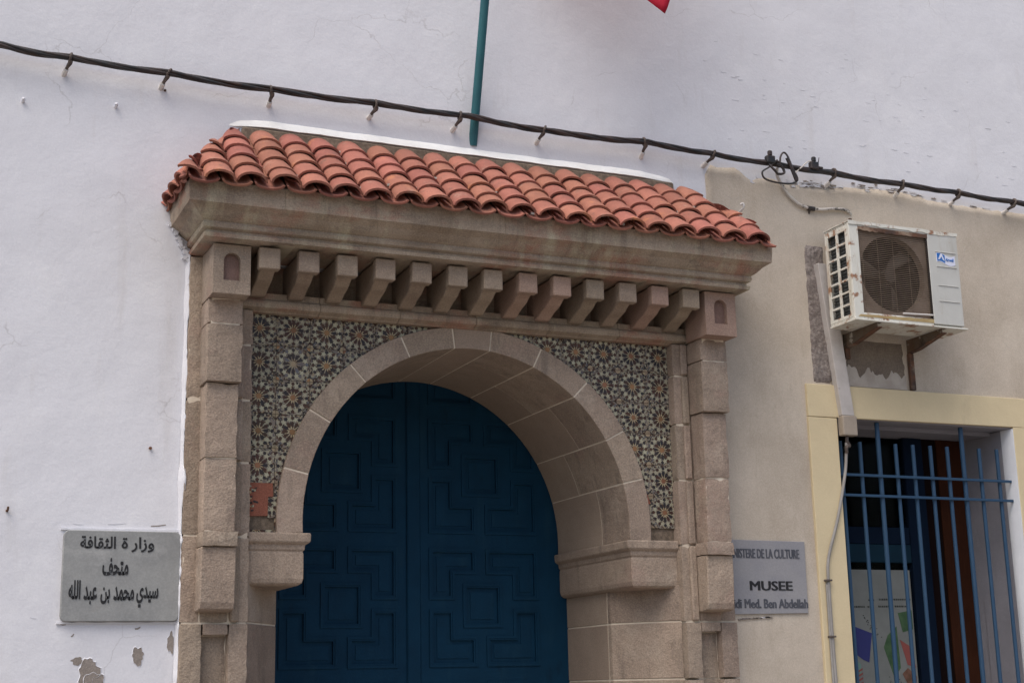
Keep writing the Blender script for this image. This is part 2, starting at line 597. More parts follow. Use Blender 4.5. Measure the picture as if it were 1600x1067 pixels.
# peeled spots at the foot of the white wall (a ragged skin edge around exposed render)
for sd, (cx, cz, rx, rz) in enumerate(((1.085, 1.72, .058, .060), (1.12, 1.66, .045, .05), (1.335, 1.79, .030, .045), (1.503, 1.86, .018, .055))):
    B_ = blob(cx, cz, rx, rz, sd + 3, 30, .24)
    patch(B_, wall_y, .006, 'peeled_patch', PATCH, WALL)
    yy = min(wall_y(*p) for p in B_) - .0022       # lifted paint round the bare spot
    rv = []
    for q, (px_, pz_) in enumerate(B_):
        w_ = 1.10 + .10 * nz3(q, sd, 0, .9)
        rv += [(px_, yy - .002 * abs(nz3(q, 3, sd, .8)), pz_), (cx + (px_ - cx) * w_, yy + .0035, cz + (pz_ - cz) * w_), (px_, yy + .004, pz_)]
    nb_ = len(B_)
    MB().add(rv, [(3 * q, 3 * ((q + 1) % nb_), 3 * ((q + 1) % nb_) + e, 3 * q + e) for q in range(nb_) for e in (1, 2)]).build('lifted_paint', WHITE, WALL)
patch(blob(1.03, 1.772, .030, .020, 12, 22, .25), wall_y, .006, 'peeled_patch', PATCH, WALL)
# small flakes and cracks of lifted paint near the plaque
random.seed(5)
for (x, z, w, h, a) in ((1.33, 1.935, .03, .008, .3), (1.0, 2.475, .05, .004, -.1), (1.2, 2.48, .09, .004, .05),
                        (1.42, 2.475, .08, .005, .1), (.95, 1.955, .03, .005, -.1), (1.28, 1.962, .03, .004, .2),
                        (1.0, 1.90, .02, .006, .8), (1.1, 1.945, .07, .003, 0), (.8, 1.99, .03, .004, -.2)):
    c, s = cos(a), sin(a)
    q = [(-w / 2, -h / 2), (0, -h), (w / 2, -h / 3), (w / 2, h / 2), (0, h * .2), (-w / 2, h / 2)]
    patch([(x + u * c - v * s, z + u * s + v * c) for u, v in q], wall_y, .006, 'paint_flake', PATCH if h > .004 else WHITE, WALL)


def edge_top(x):
    pts = [(4.97, 4.975), (5.05, 4.955), (5.18, 4.975), (5.24, 4.945), (5.30, 4.895), (5.46, 4.935), (5.60, 4.90),
           (5.77, 4.915), (5.95, 4.915), (6.10, 4.935), (6.54, 4.965), (6.82, 4.925), (7.22, 4.915), (7.70, 4.92), (15, 4.9)]
    for a, b in zip(pts, pts[1:]):
        if a[0] <= x <= b[0]:
            t = (x - a[0]) / (b[0] - a[0])
            return a[1] + (b[1] - a[1]) * t + .018 * nz3(x, 1, 0, 9) + .010 * nz3(x, 1, 0, 30)
    return 4.9


xs = lines(4.955, 15, .045, (5.76, 7.44))
zs = lines(0, 4.95, .045, (3.40,))
BW = wall_sheet(xs, zs, [WINH], -.010, topf=edge_top, amp=.004, back=.0,
                leftf=lambda z: .012 * nz3(0, 5, z, 8) + (.02 * (4.9 - z) if z > 4.2 else 0)).build(
    'beige_wall', BEIGE, label='rough beige rendered wall right of the portal around the barred window', cat='wall',
    smooth='all', origin=(0, 0, 0))
# flaking band where the white paint ends over the beige render
random.seed(11)
for k in range(80):
    x = random.choice((random.uniform(5.65, 5.95), random.uniform(5.75, 6.75), random.uniform(5.2, 7.6)))
    z = edge_top(x) + random.uniform(-.012, .035)
    w, h = random.uniform(.015, .06), random.uniform(.004, .014)
    pl = blob(x, z, w / 2, h / 2, k, 9, .6)
    patch(pl, lambda a, b: beige_y(a, b) - .001, .006, 'paint_flake', random.choice((WHITE, WHITE, WHITE, ROUGH, PATCH)), BW)
for k in range(75):     # lifted crumbs on the white above
    x, z = random.uniform(5.0, 8.2), random.uniform(5.1, 6.0)
    w, h = random.uniform(.015, .05), random.uniform(.003, .007)
    patch(blob(x, z, w / 2, h / 2, k + 70, 8, .6), wall_y, .006, 'paint_flake', WHITE, WALL)
# rough chased strip left of the air conditioner, and the unrendered square below it


def rough_sheet(poly_x0, poly_x1, z0, z1, y, amp, seed):
    nx, nz_ = 8, max(6, int((z1 - z0) / .03))
    vs, fs = [], []
    for j in range(nz_ + 1):
        z = z0 + (z1 - z0) * j / nz_
        a = poly_x0 + .012 * nz3(seed, 0, z, 14)
        b = poly_x1 + .012 * nz3(seed, 9, z, 14)
        for i in range(nx + 1):
            x = a + (b - a) * i / nx
            yy = y - amp * (.5 + nz3(x, seed, z, 22) + .5 * nz3(x, seed, z, 50))
            if i in (0, nx) or j in (0, nz_):
                yy = y + .01
            vs.append((x, yy, z))
    for j in range(nz_):
        for i in range(nx):
            a = j * (nx + 1) + i
            fs.append((a, a + 1, a + nx + 2, a + nx + 1))
    return MB().add(vs, fs)


rough_sheet(5.70, 5.86, 3.515, 4.49, -.018, .012, 2).build('mortar_strip', ROUGH, BW, smooth='all')
rough_sheet(5.93, 6.505, 3.512, 3.86, -.0155, .002, 5).build('bare_render_patch', OLDREND, BW, smooth='all')
sm = [(5.94, 3.514), (6.47, 3.514)] + [(6.47 - .53 * k / 40, 3.615 + .06 * nz3(k * .19, 2, 0, 1) + .03 * nz3(k, 5, 0, .9) + .03 * (k > 30)) for k in range(41)]
patch(sm, -.0215, .008, 'mortar_smear', SMEAR, BW)
# ragged crack below the right hand plaque
random.seed(3)
for k in range(9):
    patch(blob(5.03 + k * .027, 1.972 - .004 * nz3(k, 0, 0, 3) + k * .0015, .020, .006 - k * .0003, k + 30, 9, .7), -.020, .012,
          'paint_flake', random.choice((ROUGH, WHITE, PATCH)), BW)

# ------------------------------------------------------------------ the portal
PT = thing('stone_portal', 'carved brown sandstone doorway with round arch, pilasters and corbelled cornice', 'portal', (XC, 0, 0))
J = .0045


def sbox(x0, x1, y0, y1, z0, z1, name, m=STONE, bev=.003, gap=J, parent=PT, **k):
    if m in (STONE, PINK) and z1 > 1.5 and name != 'strip_roll':
        return rough_box(x0, x1, y0, y1, z0 + gap, z1 - gap, name, m, parent)
    return MB().box(x0 + 0, x1 - 0, y0, y1, z0 + gap, z1 - gap).build(name, m, parent, bevel=bev, **k)


def rough_box(x0, x1, y0, y1, z0, z1, name, m, parent, step=.03, chip=.006, amp=.0024):
    # the same block, but its faces wander a little and its arrises are chipped
    def ln(a, b):
        k = max(1, min(24, round((b - a) / step)))
        return [a + (b - a) * i / k for i in range(k + 1)]
    X_, Y_, Z_ = ln(x0, x1), ln(y0, min(y1, y0 + .12)) + ([y1] if y1 > y0 + .12 else []), ln(z0, z1)
    idx, V, F = {}, [], []

    def vid(i, j, k):
        if (i, j, k) not in idx:
            p = Vector((X_[i], Y_[j], Z_[k]))
            q = p.copy()
            e = [i in (0, len(X_) - 1), j == 0, k in (0, len(Z_) - 1)]
            c_ = sum(e)
            q += amp * Vector((noise.noise(p * 11), noise.noise(p * 11 + Vector((9, 0, 0))), noise.noise(p * 11 + Vector((0, 9, 0)))))
            if e[1]:
                q.y += amp * .8 * noise.noise(p * 35)
            if c_ >= 2:
                w = chip * (.35 + 1.1 * max(0, noise.noise(p * 16 + Vector((3, 3, 3)))) + .9 * max(0, noise.noise(p * 45)))
                if e[0]:
                    q.x += w if i == 0 else -w
                if e[1]:
                    q.y += w
                if e[2]:
                    q.z += w * .6 if k == 0 else -w * .6
            idx[i, j, k] = len(V)
            V.append(q)
        return idx[i, j, k]
    a, b, c = len(X_) - 1, len(Y_) - 1, len(Z_) - 1
    for i in range(a):
        for k in range(c):
            F.append((vid(i, 0, k), vid(i + 1, 0, k), vid(i + 1, 0, k + 1), vid(i, 0, k + 1)))
    for j in range(b):
        for k in range(c):
            F.append((vid(0, j, k), vid(0, j, k + 1), vid(0, j + 1, k + 1), vid(0, j + 1, k)))
            F.append((vid(a, j, k), vid(a, j + 1, k), vid(a, j + 1, k + 1), vid(a, j, k + 1)))
        for i in range(a):
            F.append((vid(i, j, 0), vid(i, j + 1, 0), vid(i + 1, j + 1, 0), vid(i + 1, j, 0)))
            F.append((vid(i, j, c), vid(i + 1, j, c), vid(i + 1, j + 1, c), vid(i, j + 1, c)))
    return MB().add(V, F).build(name, m, parent, smooth=True)


def mir(x0, x1, s):
    return (XC - x1, XC - x0) if s < 0 else (XC + x0, XC + x1)


for s in (-1, 1):
    # pale joint filling behind every block of the surround
    a, b = mir(1.362, 1.708, s)
    MB().box(a, b, -.0525, .28, 1.95, 3.66).build('joint_mortar', MORT, PT)
    MB().box(a, b, -.013, .28, 0.02, 1.949).build('joint_mortar', MORT, PT)
    # outer strip
    zsj = [0, 1.21, 1.615, 1.956, 2.42, 3.165, 3.985]
    for z0, z1 in zip(zsj[3:], zsj[4:]):
        a, b = mir(1.615, 1.717, s)
        sbox(a, b, -.058, .30, z0, z1, 'strip_stone')
    # inner strip with a small roll
    for z0, z1 in zip([1.956, 2.42, 2.825, 3.175, 3.49], [2.42, 2.825, 3.175, 3.49, 3.70]):
        a, b = mir(1.350, 1.460, s)
        sbox(a, b, -.058, .30, z0, z1, 'strip_stone')
        a, b = mir(1.404, 1.452, s)
        sbox(a, b, -.078, -.05, z0, z1, 'strip_roll', bev=.009)
    # pilaster shaft: upper thicker block, lower shaft
    for z0, z1, h0, h1, y in ((3.56, 3.70, 1.452, 1.646, -.236), (3.235, 3.56, 1.452, 1.647, -.240),
                              (2.825, 3.235, 1.462, 1.638, -.205), (2.43, 2.825, 1.462, 1.636, -.198)):
        a, b = mir(h0, h1, s)
        sbox(a, b, y, -.045, z0, z1 - (.001 if z1 > 3.6 else 0), 'pilaster_stone', bev=.006, gap=.002)
    a, b = mir(1.470, 1.628, s)
    MB().box(a, b, -.193, -.05, 2.40, 3.20).build('joint_mortar', MORT, PT)
    MB().box(a, b, -.232, -.05, 3.25, 3.70).build('joint_mortar', MORT, PT)
    # lower console: cap and body
    a, b = mir(1.446, 1.640, s)
    sbox(a, b, -.212, -.045, 2.352, 2.432, 'pilaster_cap', bev=.012, gap=0)
    a, b = mir(1.452, 1.640, s)
    cy = [(-.190, 2.350), (-.188, 2.20), (-.180, 2.06), (-.168, 2.022), (-.12, 2.014), (-.05, 2.012), (-.05, 2.35)]
    MB().extrude([(a, y, z) for y, z in cy], (b - a, 0, 0)).build('pilaster_console', STONE, PT, bevel=.006)
    a, b = mir(1.4605, 1.6145, s)
    sbox(a, b, -.062, .30, 1.956, 2.35, 'strip_stone', gap=.003)
    # base course with sunken panel
    for z0, z1 in ((1.615, 1.956), (1.21, 1.615), (.80, 1.21), (.4, .80), (0.0, .4)):
        top = 1.893
        for h0, h1 in ((1.354, 1.460), (1.600, 1.717)):
            a, b = mir(h0, h1, s)
            sbox(a, b, -.075, .30, z0, z1, 'base_stone')
        a, b = mir(1.4605, 1.5995, s)
        if z1 > 1.9:
            sbox(a, b, -.074, .30, top, z1, 'base_stone', gap=.002, bev=.003)
            sbox(a, b, -.020, .30, z0, top - .002, 'sunken_panel', gap=.002)
        else:
            sbox(a, b, -.020, .30, z0, z1, 'sunken_panel', gap=.002)
    # splayed jamb blocks, then the deep reveal behind them
    for z0, z1 in ((1.962, 2.185), (1.618, 1.962), (1.21, 1.618), (.80, 1.21), (.4, .80), (0.0, .4)):
        P = [(XC + s * 1.353, -.020), (XC + s * 1.080, .395), (XC + s * 1.080, .44), (XC + s * 1.36, .44)]
        MB().extrude([(x, y, z0 + J) for x, y in P], (0, 0, z1 - z0 - 2 * J)).build('jamb_stone', STONE, PT, bevel=.004)
        a, b = mir(1.081, 1.36, s)
        sbox(a, b, .449, 1.05, z0, z1, 'reveal_stone', SMOOTH)
    P = [(XC + s * 1.358, -.014), (XC + s * 1.0835, .397), (XC + s * 1.086, 1.04), (XC + s * 1.30, 1.04), (XC + s * 1.37, .40)]
    MB().extrude([(x, y, .02) for x, y in P], (0, 0, 2.15)).build('joint_mortar', MORT, PT)
    # impost: moulded block with a return into the doorway
    prof = [(-.010, 2.160), (.018, 2.163), (.038, 2.175), (.045, 2.20), (.045, 2.335), (.040, 2.350), (.050, 2.358),
            (.052, 2.385), (.066, 2.392), (.078, 2.402), (.080, 2.440), (.076, 2.450)]
    # o = how far it stands out of plane Y=.035 and out of half width 1.075
    ring = []
    for (o_, z) in prof:
        ring.append([(XC + s * 1.352, .035 - o_ * .8, z), (XC + s * (1.075 - o_), .035 - o_ * .8, z),
                     (XC + s * (1.075 - o_), 1.03, z), (XC + s * 1.352, 1.03, z)])
    vs = [p for r_ in ring for p in r_]
    fs = []
    for i in range(len(ring) - 1):
        for k in range(4):
            fs.append((i * 4 + k, i * 4 + (k + 1) % 4, (i + 1) * 4 + (k + 1) % 4, (i + 1) * 4 + k))
    fs.append((0, 1, 2, 3))
    n4 = (len(ring) - 1) * 4
    fs.append((n4, n4 + 1, n4 + 2, n4 + 3))
    MB().add(vs, fs).build('impost', STONE, PT, bevel=.0035)


# arch: voussoirs front half, soffit stones behind, cream joints between
def wedge(rA, rB, a0, a1, y0, y1, n=5):
    vs, fs = [], []
    for i in range(n + 1):
        a = a0 + (a1 - a0) * i / n
        for (r, y) in ((rA, y0), (rB, y0), (rB, y1), (rA, y1)):
            vs.append((AX + r * cos(a), y, AZ + r * sin(a) * (1.022 if r < 1.1 else 1.006)))
    for i in range(n):
        for k in range(4):
            fs.append((i * 4 + k, i * 4 + (k + 1) % 4, (i + 1) * 4 + (k + 1) % 4, (i + 1) * 4 + k))
    fs.append((0, 1, 2, 3))
    fs.append((n * 4, n * 4 + 1, n * 4 + 2, n * 4 + 3))
    return MB().add(vs, fs)


aj = [-3.9, 15.2, 30.7, 49.1, 66.7, 83.4, 95.9, 112.3, 130.0, 147.8, 165.7, 183.9]
gapa = .0045
for k, (a0, a1) in enumerate(zip(aj, aj[1:])):
    a0, a1 = rad(a0) + gapa, rad(a1) - gapa
    ym = (.36, .60)[k % 2]
    yo = -.017 - .002 * (k % 3)
    wedge(RI, RO, a0, a1, yo, ym - .003).build('voussoir', STONE if k != 5 else SMOOTH, PT, bevel=.002)
    wedge(RI + .001, RO, a0 - .0015, a1 + .0015, ym + .003, 1.02).build('soffit_stone', SMOOTH, PT, bevel=.001)
wedge(RI + .0022, RO - .003, rad(-4), rad(184), -.0145, 1.015, 60).build('joint_mortar', MORT, PT)

# backing of the tiled spandrels
vs, fs = [], []
na = 72
for i in range(na + 1):
    a = rad(-3.4) + rad(186.8) * i / na
    ca, sa = cos(a), sin(a)
    t = 1e9
    if abs(ca) > 1e-6:
        t = min(t, 1.37 / abs(ca))
    if sa > 1e-6:
        t = min(t, (3.75 - AZ) / sa)
    for r in (1.12, max(t, 1.13)):
        for y in (.022, .30):
            vs.append((XC + r * ca, y, AZ + r * sa))
for i in range(na):
    b = i * 4
    for q in ((0, 2), (2, 3), (3, 1), (1, 0)):
        fs.append((b + q[0], b + q[1], b + 4 + q[1], b + 4 + q[0]))
MB().add(vs, fs).build('spandrel_mortar', DARKMORT, PT)


# zellige tiles ------------------------------------------------------------
def rosette(w):
    """one square of mosaic, pieces as raised glazed faces. local X,Z; front towards -Y"""
    mb = MB()
    h = w / 2 - .0012
    mb.box(-h, h, 0, .011, -h, h, 0)
    Y = -.0009

    def pc(pts, mi):
        n = len(pts)
        mb.add([(x, Y, z) for x, z in pts] + [(x, .001, z) for x, z in pts],
               [tuple(range(n))] + [(i, (i + 1) % n, n + (i + 1) % n, n + i) for i in range(n)], mi)

    def pol(r, a):
        return (r * cos(a), r * sin(a))
    pc([pol(.0175 if i % 2 else .0140, i * pi / 12) for i in range(24)], 4)
    for i in range(12):
        a = i * pi / 6 + pi / 12
        pc([pol(.018, a - .12), pol(.033, a - .035), pol(.033, a + .035), pol(.018, a + .12)], 5)
        b = i * pi / 6
        pc([pol(.0225, b), pol(.036, b - .19), pol(.053, b - .185), pol(.062, b), pol(.053, b + .185), pol(.036, b + .19)],
           1 if i % 5 else 2)
        # five pointed star between the petals
        cx, cz = pol(.0725, a)
        pc([(cx + (.0180 if q % 2 == 0 else .0080) * cos(a + pi + q * pi / 5), cz + (.0180 if q % 2 == 0 else .0080) * sin(a + pi + q * pi / 5)) for q in range(10)], 3)
        # dark keys outside
        pc([pol(.0665, b), pol(.078, b - .12), pol(.089, b - .07), pol(.089, b + .07), pol(.078, b + .12)], 1 if i % 2 else 2)
        if i % 3:
            pc([pol(.0905, a - .105), pol(.0955, a - .06), pol(.0955, a + .06), pol(.0905, a + .105)], 6 if i % 2 else 2)
    for sx in (-1, 1):
        for sz in (-1, 1):
            c0 = (sx * h, sz * h)
            pts = [c0, (sx * (h - .019), sz * h), (sx * (h - .012), sz * (h - .012)), (sx * h, sz * (h - .019))]
            pc(pts, 7)
            for (u, v, rad_, mi) in ((.034, .034, .0085, 3), (.046, .019, .0062, 3), (.019, .046, .0062, 3), (.0265, .0085, .0048, 3),
                                     (.0085, .0265, .0048, 3)):
                ccx, ccz = sx * (h - u), sz * (h - v)
                if math.hypot(ccx, ccz) > .098 + rad_ * .3:
                    pc([(ccx + (rad_ if q % 2 == 0 else rad_ * .5) * cos(q * pi / 4), ccz + (rad_ if q % 2 == 0 else rad_ * .5) * sin(q * pi / 4)) for q in range(8)], mi)
            pc([(sx * (h - .021), sz * h), (sx * (h - .036), sz * h), (sx * (h - .024), sz * (h - .014)), (sx * (h - .016), sz * (h - .012))], 2)
            pc([(sx * h, sz * (h - .021)), (sx * h, sz * (h - .036)), (sx * (h - .014), sz * (h - .024)), (sx * (h - .012), sz * (h - .016))], 1)
            pc([(sx * (h - .017), sz * (h - .017)), (sx * (h - .026), sz * (h - .019)), (sx * (h - .030), sz * (h - .030)), (sx * (h - .019), sz * (h - .026))], 6)
    return mb


ZM = [[Z_GROUT, Z_DARK, Z_BROWN, Z_GREEN, Z_ORANGE, Z_CREAM, Z_BLUE, Z_OCHRE],
      [Z_GROUT, Z_BROWN, Z_DARK, Z_GREEN, Z_ORANGE, Z_CREAM, Z_BLUE, Z_OCHRE],
      [Z_GROUT, Z_DARK, Z_BLUE, Z_GREEN, Z_OCHRE, Z_OCHRE, Z_BROWN, Z_ORANGE]]
TW = .197
TMPL = rosette(TW)
WHOLE = {}
ZT = [3.612, 3.415, 3.218, 3.021, 2.824, 2.627, 2.430]
random.seed(21)
for side in (-1, 1):
    for r, z in enumerate(ZT):
        for c in range(6):
            x = (1.957 + c * TW) if side < 0 else (4.540 - c * .1945)
            h = TW / 2
            # nearest and farthest corner from the arch centre
            dx0 = max(abs(x - XC) - h, 0)
            dz1 = z + h - AZ
            far = math.hypot(abs(x - XC) + h, max(dz1, abs(z - h - AZ)))
            near = math.hypot(dx0, max(z - h - AZ, 0))
            if far < RO or (side < 0 and x > XC) or (side > 0 and x < XC):
                continue
            if side < 0 and r >= 5 and c == 0:
                continue       # tiles lost here, see below
            if side > 0 and r == 6:
                continue
            clip = []
            if near < 1.13:
                a = math.atan2(max(z - AZ, .02), x - XC)
                clip.append(((XC + 1.125 * cos(a) - x, 0, AZ + 1.125 * sin(a) - z), (-cos(a), 0, -sin(a))))
            if z + h > 3.70:
                clip.append(((0, 0, 3.705 - z), (0, 0, 1)))
            v = random.choice((0, 0, 1, 1, 2)) if side < 0 else random.choice((0, 0, 0, 1, 2))
            if side < 0 and r >= 2:
                v = 1
            if not clip:
                if v not in WHOLE:
                    WHOLE[v] = TMPL.build('mosaic_tile', ZM[v], PT, origin=(0, 0, 0))
                    place(WHOLE[v], (x, .010, z), PT)
                else:
                    dup(WHOLE[v], (x, .010, z), PT)
            else:
                t = TMPL.build('mosaic_tile', ZM[v], PT, origin=(0, 0, 0), clip=clip)
                if t:
                    place(t, (x, .010, z), PT)
# the bottom left: bare red undercoat with a few mosaic pieces left
patch([(1.90, 2.735), (2.045, 2.738), (2.05, 2.66), (2.035, 2.60), (2.05, 2.545), (1.90, 2.54)], .0105, .01, 'bare_tile_bed', REDP, PT,
      label='bare red bed where mosaic tiles have fallen off')
t = TMPL.build('mosaic_tile', ZM[1], PT, origin=(0, 0, 0), clip=[((0, 0, -.012), (0, 0, 1)), ((.10 * .9, 0, 0), (1, 0, 0))])
place(t, (1.957, .010, 2.478), PT)
t = TMPL.build('mosaic_tile', ZM[1], PT, origin=(0, 0, 0), clip=[((.03, 0, 0), (-1, 0, 0)), ((.0, 0, 0.02), (0, 0, 1))])
place(t, (1.990, .009, 2.63), PT)
random.seed(9)
for k in range(16):
    x, z = 1.912 + random.random() ** 1.6 * .05, random.uniform(2.55, 2.72)
    patch(blob(x, z, .008, .006, k, 6, .4), .0085, .004, 'mosaic_piece', random.choice((Z_GREEN, Z_DARK, Z_CREAM, Z_BROWN)), PT)
patch([(4.33, 2.725), (4.42, 2.735), (4.44, 2.68), (4.36, 2.655)], .006, .01, 'bare_tile_bed', REDP, PT)

# architrave above the tiles, frieze behind the corbels
hw = 1.452
for k in range(6):
    a = XC - hw + 2 * hw * k / 6
    b = XC - hw + 2 * hw * (k + 1) / 6
    P = [(.28, 3.692), (-.030, 3.692), (-.040, 3.700), (-.078, 3.712), (-.085, 3.735), (-.080, 3.752), (-.060, 3.762), (-.060, 3.80), (.28, 3.80)]
    MB().extrude([(a + .001, y, z) for y, z in P], (b - a - .002, 0, 0)).build('architrave_stone', CORN, PT, bevel=.002)
    MB().box(a + .001, b - .001, .045, .28, 3.802, 3.984).build('frieze_stone', CORN, PT)
# behind the end brackets
for s in (-1, 1):
    a, b = mir(1.4525, 1.648, s)
    MB().box(a, b, -.10, .28, 3.702, 3.984).build('frieze_stone', STONE, PT, bevel=.003)

# corbels: 13 alike
cp = [(.060, 3.974), (-.375, 3.974), (-.375, 3.856), (-.285, 3.846), (-.272, 3.838), (-.245, 3.822), (-.210, 3.811), (-.175, 3.803),
      (-.140, 3.790), (-.100, 3.772), (-.062, 3.768), (.060, 3.802)]
bw = .0590
vs = [(-bw if (i in (0, 1, 2, 3, 11)) else -bw + .006, y, z) for i, (y, z) in enumerate(cp)]
mbc = MB()
n = len(cp)
mbc.box(-bw, bw, -.375, -.318, 3.853, 3.974)
mbc.extrude([(-bw + .015, y, z) for y, z in ([(.060, 3.974), (-.317, 3.974), (-.317, 3.858)] + cp[3:])], (2 * bw - .030, 0, 0))
cor = mbc.build('corbel', CORN, PT, bevel=.005, origin=(0, -.2, 3.87))
random.seed(4)
STONE2 = mat('corbel_stone', (.315, .25, .19), .95, (.235, .18, .135), 8, .8, speck=.38, speck_scale=130,
             speck_col=(.16, .12, .095), bump=.8, bump_scale=95, rnd=.12)
cor.data.materials[0] = STONE2
pink = cor.data.copy()
pink.materials[0] = PINK
for i in range(13):
    x = 1.915 + i * .2221
    c = cor if i == 0 else dup(cor, (0, 0, 0), PT)
    if i in (7, 8, 11):
        c.data = pink
    place(c, (x, -.2, 3.87), PT)
    c.rotation_euler = (0, random.uniform(-.012, .012), random.uniform(-.01, .01))

# end brackets with a little blind niche
for s in (-1, 1):
    x0, x1 = (1.607, 1.812) if s < 0 else (4.690, 4.912)
    z0, z1 = 3.700, 3.976
    yf, yb = -.350, -.10
    cx = (x0 + x1) / 2
    nw = .046
    nb, nt_ = 3.775, 3.885
    inner = [(cx - nw, nb), (cx + nw, nb)] + [(cx + nw * cos(a), nt_ + nw * sin(a)) for a in [pi * k / 8 for k in range(9)]]
    outer = [(x0, z0), (x1, z0), (x1, nt_)]
    for k in range(1, 8):
        a = pi * k / 8
        if a < pi / 4:
            outer.append((x1, nt_ + (z1 - nt_) * a / (pi / 4)))
        elif a <= 3 * pi / 4:
            outer.append((x1 + (x0 - x1) * (a - pi / 4) / (pi / 2), z1))
        else:
            outer.append((x0, z1 + (nt_ - z1) * (a - 3 * pi / 4) / (pi / 4)))
    outer.append((x0, nt_))
    n = len(inner)
    assert n == len(outer)
    mb = MB()
    vs = [(x, yf, z) for x, z in outer] + [(x, yf, z) for x, z in inner] + [(x, yf + .034, z) for x, z in inner] + [(x, yb, z) for x, z in outer]
    fs = []
    for k in range(n):
        q = (k + 1) % n
        fs.append((k, q, n + q, n + k))
        fs.append((n + k, n + q, 2 * n + q, 2 * n + k))
        fs.append((k, q, 3 * n + q, 3 * n + k))
    fs.append(tuple(3 * n + k for k in range(n)))
    mb.add(vs, fs)
    br = mb.build('end_bracket', STONE if s < 0 else PINK, PT)
    MB().prism([(cx + (x - cx) * 1.0, z) for x, z in inner], yf + .0325, yf + .045).build('niche_panel', NICHE, br)

# cornice: moulded, mitred, returned to the wall at both ends
prof = [(.405, 3.986), (.432, 3.990), (.436, 4.010), (.420, 4.018), (.418, 4.030), (.440, 4.040), (.446, 4.058), (.440, 4.074),
        (.452, 4.080), (.472, 4.095), (.496, 4.120), (.528, 4.140), (.538, 4.146), (.545, 4.262)]
segs = 14


def cornice_ring(o_, z):
    h = 1.285 + o_
    pts = [(XC - h, .06)]
    pts += [(XC - h + 2 * h * k / segs, -o_) for k in range(segs + 1)]
    pts += [(XC + h, .06)]
    return [(x, y, z) for x, y in pts]


rows = [cornice_ring(*p) for p in prof]
rows.append([(x, .06 if i in (0, segs + 2) else -.1, 4.268) for i, (x, y, z) in enumerate(rows[-1])])
rows.insert(0, [(x, .06 if i in (0, segs + 2) else -.02, 3.985) for i, (x, y, z) in enumerate(rows[0])])
npt = segs + 3
vs, fs = [], []
for ri, r_ in enumerate(rows):
    for i, p in enumerate(r_):
        e = .0025 * nz3(p[0], ri, p[2], 6)
        vs.append((p[0], p[1] + e, p[2] + .003 * nz3(p[0], 2, p[2], 4)))
core = []
for i in range(len(rows)):
    for k in range(npt):
        p = Vector(vs[i * npt + k])
        if 0 < i:
            p.y += .0022
            p.x += .0022 if p.x < XC else -.0022
        core.append(p)
MB().add(core, [(i * npt + k, i * npt + k + 1, (i + 1) * npt + k + 1, (i + 1) * npt + k) for i in range(len(rows) - 1) for k in range(npt - 1)]).build('joint_mortar', CJ, PT)
cuts = [0, 3, 5, 8, 10, 13, npt - 1]
nr = len(rows)
for c0, c1 in zip(cuts, cuts[1:]):
    cv, cf = [], []
    w_ = c1 - c0 + 1
    for i in range(nr):
        for k in range(c0, c1 + 1):
            p = Vector(vs[i * npt + k])
            if k == c0 and c0:
                p.x += .0015
            if k == c1 and c1 < npt - 1:
                p.x -= .0015
            p.y -= .0012 * (c0 % 2)
            cv.append(p)
    for i in range(nr - 1):
        for k in range(w_ - 1):
            cf.append((i * w_ + k, i * w_ + k + 1, (i + 1) * w_ + k + 1, (i + 1) * w_ + k))
    if c0:
        cf.append(tuple(i * w_ for i in range(nr)))
    if c1 < npt - 1:
        cf.append(tuple(i * w_ + w_ - 1 for i in range(nr)))
    MB().add(cv, cf).build('cornice_block', CORN, PT)

mb = MB()
N = 160
Lp = []
for k in range(N + 1):
    z = .4 + (3.99 - .4) * k / N
    w0 = max(0, .004 + .022 * nz3(z, 4, 0, 5) + .012 * nz3(z, 9, 0, 24))
    Lp.append((z, w0))
vs, fs = [], []
for z, w0 in Lp:
    vs += [(1.524 - w0 * .5, -.006, z), (1.534, -.022 - w0 * 1.6, z), (1.537 + w0 * .7, -.040 - w0 * 1.3, z), (1.5385 + w0 * .7, -.02, z)]
for k in range(N):
    for q in range(3):
        fs.append((k * 4 + q, k * 4 + q + 1, k * 4 + q + 5, k * 4 + q + 4))
mb.add(vs, fs).build('plaster_lip', WHITE, WALL, smooth='all')
mb = MB()
random.seed(14)
for k in range(26):          # lumps of plaster along the left end of the cornice
    t = k / 25
    x, z = 1.428 + (1.535 - 1.428) * t ** .8, 4.17 - (4.17 - 3.97) * t
    q = random.uniform(.006, .016)
    pl = blob(x - .006 + random.uniform(-.008, .004), z + random.uniform(-.01, .01), q, q * .9, k, 7, .4)
    mb.prism(pl, -.022 - q * .6, -.002)
mb.build('plaster_lumps', WHITE, WALL, kind='stuff')

# ------------------------------------------------------------------ roof
RF = thing('tiled_roof', 'small hipped canopy roof of red clay tiles above the portal', 'roof', (XC, -.3, 4.25))
TOPY, TOPZ, EY, EZ = -.02, 4.735, -.565, 4.262
TH, EH = 1.440, 1.835
bed = [(XC - TH, TOPY + .05, TOPZ), (XC + TH, TOPY + .05, TOPZ), (XC + TH, TOPY, TOPZ), (XC - TH, TOPY, TOPZ),
       (XC - EH + .02, EY + .02, EZ), (XC + 1.74, EY + .02, EZ), (XC + 1.74, .03, EZ), (XC - EH + .02, .03, EZ)]
MB().add(bed, [(3, 2, 5, 4), (2, 1, 6, 5), (0, 3, 4, 7), (0, 1, 2, 3), (4, 5, 6, 7)]).build('mortar_bed', DARKMORT, RF)


